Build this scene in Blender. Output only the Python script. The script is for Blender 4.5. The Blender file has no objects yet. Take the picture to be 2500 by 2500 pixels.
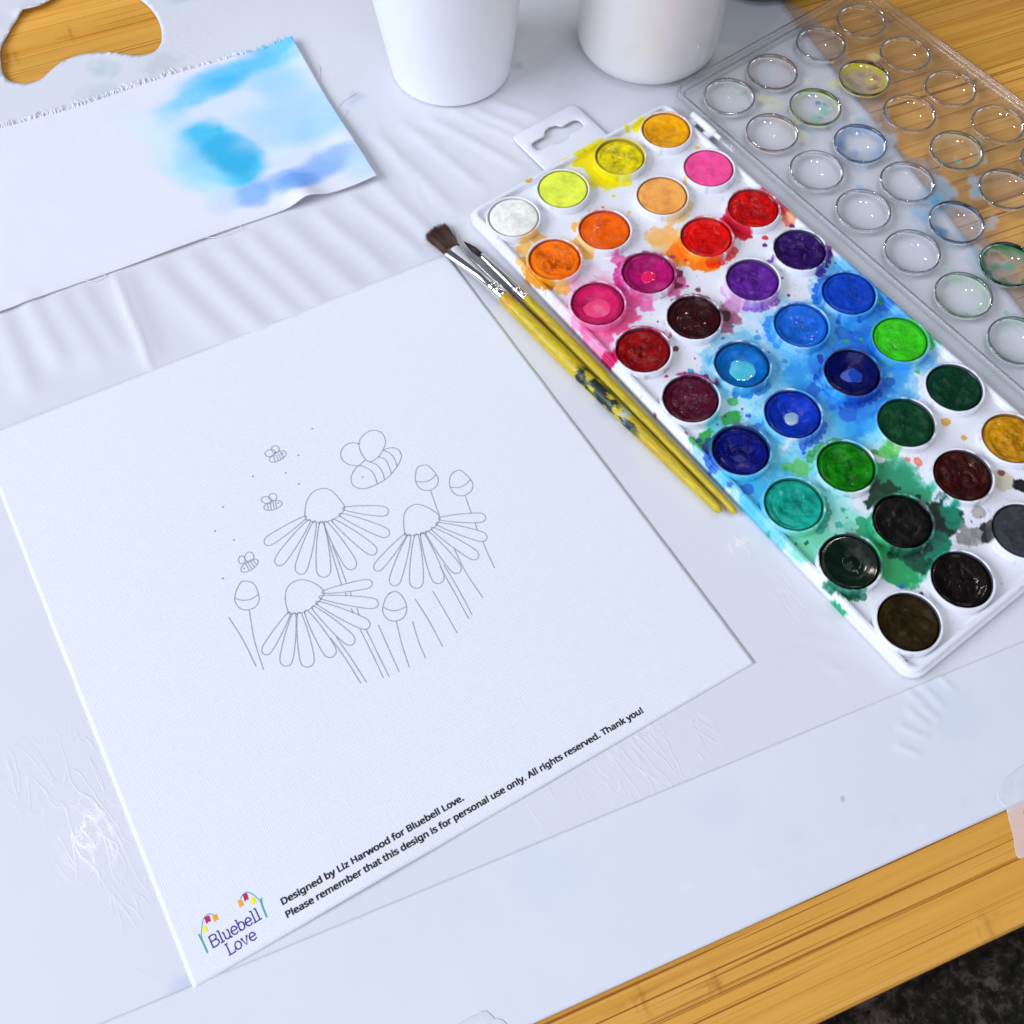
import bpy, math, random
import numpy as np
from mathutils import Matrix, Vector

# everything is modelled in millimetres (numpy) and written to Blender in metres.
# world: the paint palette is axis aligned, z = 0 is the top of the white work sheet.
CAM_POS=(-190.061,-255.863,351.487)
CAM_R=[[0.802179, -0.597077, -0.002895], [-0.533052, -0.713959, -0.454002], [0.269007, 0.365734, -0.890996]]
CAM_LENS=36.8598

SC = bpy.context.scene
COL = SC.collection
rng = np.random.default_rng(7)
random.seed(7)

# ------------------------------------------------------------------ camera
cd = bpy.data.cameras.new('camera')
cam = bpy.data.objects.new('camera', cd)
COL.objects.link(cam)
cd.sensor_width = 36.0
cd.lens = CAM_LENS
cd.clip_start = 0.02
cd.clip_end = 60.0
_r, _d, _f = (Vector(v) for v in CAM_R)
cam.matrix_world = Matrix(((_r.x, -_d.x, -_f.x, CAM_POS[0] / 1000), (_r.y, -_d.y, -_f.y, CAM_POS[1] / 1000), (_r.z, -_d.z, -_f.z, CAM_POS[2] / 1000), (0, 0, 0, 1)))
cd.dof.use_dof = True
cd.dof.focus_distance = 0.395
cd.dof.aperture_fstop = 30.0
SC.camera = cam

# ------------------------------------------------------------------ world and lamps
wd = bpy.data.worlds.new('World')
SC.world = wd
wd.use_nodes = True
bg = wd.node_tree.nodes['Background']
bg.inputs[0].default_value = (0.76, 0.81, 1.0, 1)
bg.inputs[1].default_value = 0.13
SC.view_settings.view_transform = 'Standard'
SC.view_settings.look = 'None'
SC.view_settings.exposure = 0.15
SC.view_settings.gamma = 1.0


def lamp(name, pos, target, size, power, color, size_y=None, shape=None):
    l = bpy.data.lights.new(name, 'AREA')
    l.energy = power
    l.color = color
    l.size = size
    l.shape = shape or ('RECTANGLE' if size_y else 'SQUARE')
    if size_y:
        l.size_y = size_y
    o = bpy.data.objects.new(name, l)
    COL.objects.link(o)
    o.location = pos
    o.rotation_euler = (Vector(target) - Vector(pos)).to_track_quat('-Z', 'Y').to_euler()
    return o


lamp('window_light', (-2.10, 0.75, 1.42), (0, -0.05, 0.0), 2.3, 80.0, (0.765, 0.83, 1.0), 1.3)
lamp('room_fill', (-1.05, -2.25, 1.05), (0, 0.0, 0.05), 2.6, 31.0, (0.78, 0.835, 1.0), 1.8)  # added broad fill from the camera side, standing in for room bounce
lamp('ceiling_fill', (0.1, -0.1, 2.1), (0, -0.1, 0), 1.7, 9.5, (0.85, 0.88, 1.0), 1.7)  # added soft overhead fill in place of light bounced off the ceiling
for _n, _p, _w in (('ceiling_spot', (1.23, 0.90, 1.50), 1.2), ('ceiling_spot', (0.95, 0.36, 2.0), 1.1), ('ceiling_spot', (1.15, 0.21, 2.0), 1.1), ('ceiling_spot', (-0.70, 0.62, 2.0), 0.6)):
    lamp(_n, _p, (0.1, -0.1, 0), 0.05, _w, (1.0, 0.90, 0.80), shape='DISK')

SC.render.engine = 'CYCLES'
SC.cycles.use_denoising = True
SC.cycles.max_bounces = 14
SC.cycles.transparent_max_bounces = 24
SC.cycles.transmission_bounces = 10
SC.cycles.caustics_reflective = False
SC.cycles.caustics_refractive = False
SC.cycles.sample_clamp_indirect = 6.0
SC.render.film_transparent = False


# ------------------------------------------------------------------ helpers
LIGHT = np.array([0.92, 0.96, 1.12])


def lin(c):
    c = np.asarray(c, float) / 255.0
    return np.where(c <= 0.04045, c / 12.92, ((c + 0.055) / 1.055) ** 2.4)


def alb(c):
    """albedo of a thing whose photographed colour is c (the light is slightly blue)"""
    return np.clip(lin(c) / LIGHT, 0.003, 0.9)


_T = np.random.default_rng(3).random((16, 256, 256))


def vn(x, y, seed=0):
    t = _T[seed % 16]
    xi = np.floor(x).astype(int)
    yi = np.floor(y).astype(int)
    fx = x - xi
    fy = y - yi
    fx = fx * fx * (3 - 2 * fx)
    fy = fy * fy * (3 - 2 * fy)
    a = t[xi & 255, yi & 255]
    b = t[(xi + 1) & 255, yi & 255]
    c = t[xi & 255, (yi + 1) & 255]
    d = t[(xi + 1) & 255, (yi + 1) & 255]
    return (a * (1 - fx) + b * fx) * (1 - fy) + (c * (1 - fx) + d * fx) * fy


def fbm(x, y, size, seed=0, octaves=4):
    """fractal noise, 0..1, feature size in mm"""
    v = np.zeros(np.broadcast(x, y).shape)
    a, tot, s = 1.0, 0.0, 1.0 / size
    for k in range(octaves):
        v += a * vn(x * s + 37.7 * k, y * s - 11.3 * k, seed + k)
        tot += a
        a *= 0.55
        s *= 2.03
        x, y = 0.81 * x - 0.586 * y, 0.586 * x + 0.81 * y      # turn each octave so that no lattice shows
    return v / tot


def sstep(a, b, x):
    t = np.clip((x - a) / (b - a), 0, 1)
    return t * t * (3 - 2 * t)


def tag(o, label=None, category=None, group=None, kind=None):
    if label:
        o['label'] = label
    if category:
        o['category'] = category
    if group:
        o['group'] = group
    if kind:
        o['kind'] = kind
    return o


def empty(name, loc):
    o = bpy.data.objects.new(name, None)
    COL.objects.link(o)
    o.location = [v / 1000 for v in loc]
    o.empty_display_size = 0.01
    return o


BASE = {}


def mk(name, V, F, mats, parent=None, cols=None, uv=None, fm=None, smooth=True, loc=None, ucols=None):
    """one mesh object from world-mm vertices; F is a list of faces or an (n,4)/(n,3) array"""
    V = np.asarray(V, float)
    if parent is not None:
        org = np.array(BASE[parent.name])
    else:
        org = np.array(loc if loc is not None else (V.min(0) + V.max(0)) / 2 * np.array([1, 1, 0]) + np.array([0, 0, V[:, 2].min()]))
    me = bpy.data.meshes.new(name)
    P = (V - org) / 1000
    if isinstance(F, np.ndarray):
        k = F.shape[1]
        n = len(F)
        me.vertices.add(len(P))
        me.vertices.foreach_set('co', P.ravel())
        me.loops.add(n * k)
        me.loops.foreach_set('vertex_index', F.astype(np.int32).ravel())
        me.polygons.add(n)
        me.polygons.foreach_set('loop_start', np.arange(0, n * k, k, dtype=np.int32))
        me.polygons.foreach_set('loop_total', np.full(n, k, dtype=np.int32))
        me.update(calc_edges=True)
    else:
        me.from_pydata(P.tolist(), [], [list(map(int, f)) for f in F])
    if not isinstance(mats, (list, tuple)):
        mats = [mats]
    for m in mats:
        me.materials.append(m)
    if fm is not None:
        me.polygons.foreach_set('material_index', np.asarray(fm, dtype=np.int32))
    me.polygons.foreach_set('use_smooth', np.full(len(me.polygons), bool(smooth)))
    for nm, c in (('Col', cols), ('Mask', ucols)):
        if c is not None:
            c = np.asarray(c, float)
            if c.shape[1] == 3:
                c = np.c_[c, np.ones(len(c))]
            at = me.color_attributes.new(nm, 'FLOAT_COLOR', 'POINT')
            at.data.foreach_set('color', c.astype(np.float32).ravel())
    if uv is not None:
        l = me.uv_layers.new(name='UVMap')
        idx = np.empty(len(me.loops), dtype=np.int32)
        me.loops.foreach_get('vertex_index', idx)
        l.data.foreach_set('uv', np.asarray(uv, np.float32)[idx].ravel())
    me.validate()
    me.update()
    o = bpy.data.objects.new(name, me)
    COL.objects.link(o)
    if parent is not None:
        o.parent = parent
        BASE[o.name] = tuple(org)
    else:
        o.location = org / 1000
        BASE[o.name] = tuple(org)
    return o


def thing(name, loc, label, category, group=None):
    o = empty(name, loc)
    BASE[o.name] = tuple(loc)
    return tag(o, label, category, group)


def grid_faces(nu, nv, close_u=False, close_v=False):
    i = np.arange(nu if close_u else nu - 1)
    j = np.arange(nv if close_v else nv - 1)
    I, J = np.meshgrid(i, j, indexing='ij')
    I2, J2 = (I + 1) % nu, (J + 1) % nv
    return np.stack([I * nv + J, I2 * nv + J, I2 * nv + J2, I * nv + J2], -1).reshape(-1, 4)


def lathe(profile, seg, c=(0, 0)):
    """revolve (r, z) about a vertical axis at c; faces point outwards for a profile going up the outside"""
    th = np.linspace(0, 2 * np.pi, seg, endpoint=False)
    pr = np.asarray(profile, float)
    V = np.stack([c[0] + pr[:, None, 0] * np.cos(th), c[1] + pr[:, None, 0] * np.sin(th), np.repeat(pr[:, 1:2], seg, 1)], -1)
    F = grid_faces(len(pr), seg, close_v=True)[:, ::-1]
    return V.reshape(-1, 3), F


def catmull(P, closed=False, n=8):
    P = np.asarray(P, float)
    if len(P) < 3 and not closed:
        t = np.linspace(0, 1, n)[:, None]
        return P[0] * (1 - t) + P[-1] * t
    Q = np.vstack([P[-1:], P, P[:2]]) if closed else np.vstack([2 * P[:1] - P[1:2], P, 2 * P[-1:] - P[-2:-1]])
    out = []
    m = len(P) if closed else len(P) - 1
    for i in range(m):
        a, b, c, d = Q[i], Q[i + 1], Q[i + 2], Q[i + 3]
        for t in np.linspace(0, 1, n, endpoint=False):
            out.append(0.5 * ((2 * b) + (c - a) * t + (2 * a - 5 * b + 4 * c - d) * t * t + (3 * b - a - 3 * c + d) * t ** 3))
    if not closed:
        out.append(P[-1])
    return np.array(out)


def tube(path, rad, seg=8):
    """tube along a 3-D path (mm) with capped ends"""
    path = np.asarray(path, float)
    rad = np.broadcast_to(rad, len(path))
    T = np.gradient(path, axis=0)
    T /= np.linalg.norm(T, axis=1)[:, None]
    up = np.array([0, 0, 1.0]) if abs(T[0][2]) < 0.9 else np.array([1.0, 0, 0])
    S = np.cross(T, up)
    S /= np.linalg.norm(S, axis=1)[:, None] + 1e-9
    U = np.cross(S, T)
    th = np.linspace(0, 2 * np.pi, seg, endpoint=False)
    V = path[:, None] + rad[:, None, None] * (np.cos(th)[None, :, None] * S[:, None] + np.sin(th)[None, :, None] * U[:, None])
    V = V.reshape(-1, 3)
    F = grid_faces(len(path), seg, close_v=True).tolist()
    n = len(path)
    F.append(list(range(seg)))
    F.append(list(range((n - 1) * seg, n * seg))[::-1])
    return V, F


def join(parts):
    V, F, o = [], [], 0
    for v, f in parts:
        v = np.asarray(v)
        V.append(v)
        F += [[int(i) + o for i in q] for q in (f.tolist() if isinstance(f, np.ndarray) else f)]
        o += len(v)
    return np.vstack(V), F


def rrect(x0, x1, y0, y1, R, step=3.0, nc=8):
    """rounded rectangle: corner centres + outward directions, so that an inset d is centre + (R-d)*dir"""
    cs = [((x1 - R, y0 + R), -90), ((x1 - R, y1 - R), 0), ((x0 + R, y1 - R), 90), ((x0 + R, y0 + R), 180)]
    C, Dn = [], []
    for i, ((cx, cy), a) in enumerate(cs):
        for k in range(nc + 1):
            t = math.radians(a + 90 * k / nc)
            C.append((cx, cy))
            Dn.append((math.cos(t), math.sin(t)))
        (nx, ny), _ = cs[(i + 1) % 4]
        L = math.hypot(nx - cx, ny - cy)
        m = max(2, int(L / step))
        t = math.radians(a + 90)
        for k in range(1, m):
            C.append((cx + (nx - cx) * k / m, cy + (ny - cy) * k / m))
            Dn.append((math.cos(t), math.sin(t)))
    return np.array(C), np.array(Dn)


def sweep(C, Dn, R, prof):
    """prof: (inset, z) from the outside in; open surface facing out/up"""
    V = np.concatenate([np.c_[C + (R - d) * Dn, np.full(len(C), z)] for d, z in prof])
    F = grid_faces(len(prof), len(C), close_v=True)[:, ::-1]
    return V, F


# ------------------------------------------------------------------ materials
class Mat:
    def __init__(s, name):
        s.m = bpy.data.materials.new(name)
        s.m.use_nodes = True
        s.t = s.m.node_tree
        s.b = s.t.nodes['Principled BSDF']
        s.out = s.t.nodes['Material Output']

    def n(s, typ, **kw):
        x = s.t.nodes.new(typ)
        for k, v in kw.items():
            if k.startswith('i_'):
                x.inputs[k[2:].replace('_', ' ')].default_value = v
            else:
                setattr(x, k, v)
        return x

    def l(s, a, b):
        s.t.links.new(a, b)

    def math(s, op, a, b=None, c=None):
        x = s.n('ShaderNodeMath', operation=op)
        for i, v in enumerate((a, b, c)):
            if v is None:
                continue
            if isinstance(v, (int, float)):
                x.inputs[i].default_value = v
            else:
                s.l(v, x.inputs[i])
        return x.outputs[0]

    def mix(s, fac, a, b, blend='MIX'):
        x = s.n('ShaderNodeMix', data_type='RGBA', blend_type=blend)
        for i, v in ((0, fac), (6, a), (7, b)):
            if isinstance(v, (int, float)):
                x.inputs[i].default_value = v
            elif isinstance(v, (tuple, list, np.ndarray)):
                x.inputs[i].default_value = (*[float(q) for q in v[:3]], 1)
            else:
                s.l(v, x.inputs[i])
        return x.outputs[2]

    def set(s, **kw):
        for k, v in kw.items():
            s.b.inputs[k.replace('_', ' ')].default_value = (*[float(q) for q in v[:3]], 1) if isinstance(v, (tuple, list, np.ndarray)) else v
        return s

    def noise(s, vec, scale, detail=3.0, rough=0.55, dist=0.0):
        x = s.n('ShaderNodeTexNoise')
        x.inputs['Scale'].default_value = scale
        x.inputs['Detail'].default_value = detail
        x.inputs['Roughness'].default_value = rough
        x.inputs['Distortion'].default_value = dist
        if vec is not None:
            s.l(vec, x.inputs['Vector'])
        return x.outputs['Fac']

    def coord(s, kind='Object'):
        return s.n('ShaderNodeTexCoord').outputs[kind]

    def mapping(s, vec, scale=(1, 1, 1), rot=(0, 0, 0), loc=(0, 0, 0)):
        x = s.n('ShaderNodeMapping')
        x.inputs['Scale'].default_value = scale
        x.inputs['Rotation'].default_value = rot
        x.inputs['Location'].default_value = loc
        s.l(vec, x.inputs['Vector'])
        return x.outputs[0]

    def ramp(s, fac, stops):
        x = s.n('ShaderNodeValToRGB')
        el = x.color_ramp.elements
        while len(el) < len(stops):
            el.new(0.5)
        for e, (p, c) in zip(el, stops):
            e.position = p
            e.color = (*[float(q) for q in c[:3]], 1) if isinstance(c, (tuple, list, np.ndarray)) else (c, c, c, 1)
        s.l(fac, x.inputs[0])
        return x.outputs[0]

    def bump(s, height, strength=0.3, dist=0.0002):
        x = s.n('ShaderNodeBump')
        x.inputs['Strength'].default_value = strength
        x.inputs['Distance'].default_value = dist
        s.l(height, x.inputs['Height'])
        s.l(x.outputs[0], s.b.inputs['Normal'])
        return x

    def attr(s, name='Col'):
        return s.n('ShaderNodeAttribute', attribute_name=name)


def m_plain(name, col, rough=0.5, noise=0.04, nscale=60, bump=0.0, bscale=400, **kw):
    m = Mat(name)
    v = m.coord()
    f = m.noise(v, nscale, 4)
    c = np.asarray(col, float)
    m.l(m.ramp(f, [(0.3, np.clip(c * (1 - noise), 0, 1)), (0.7, np.clip(c * (1 + noise), 0, 1))]), m.b.inputs['Base Color'])
    m.set(Roughness=rough, **kw)
    if bump:
        m.bump(m.noise(v, bscale, 3), bump, 0.0002)
    return m.m


def m_vcol(name, rough=0.5, bump=0.0, bscale=900, **kw):
    m = Mat(name)
    m.l(m.attr().outputs['Color'], m.b.inputs['Base Color'])
    m.set(Roughness=rough, **kw)
    if bump:
        m.bump(m.noise(m.coord(), bscale, 4), bump, 0.0002)
    return m.m


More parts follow.
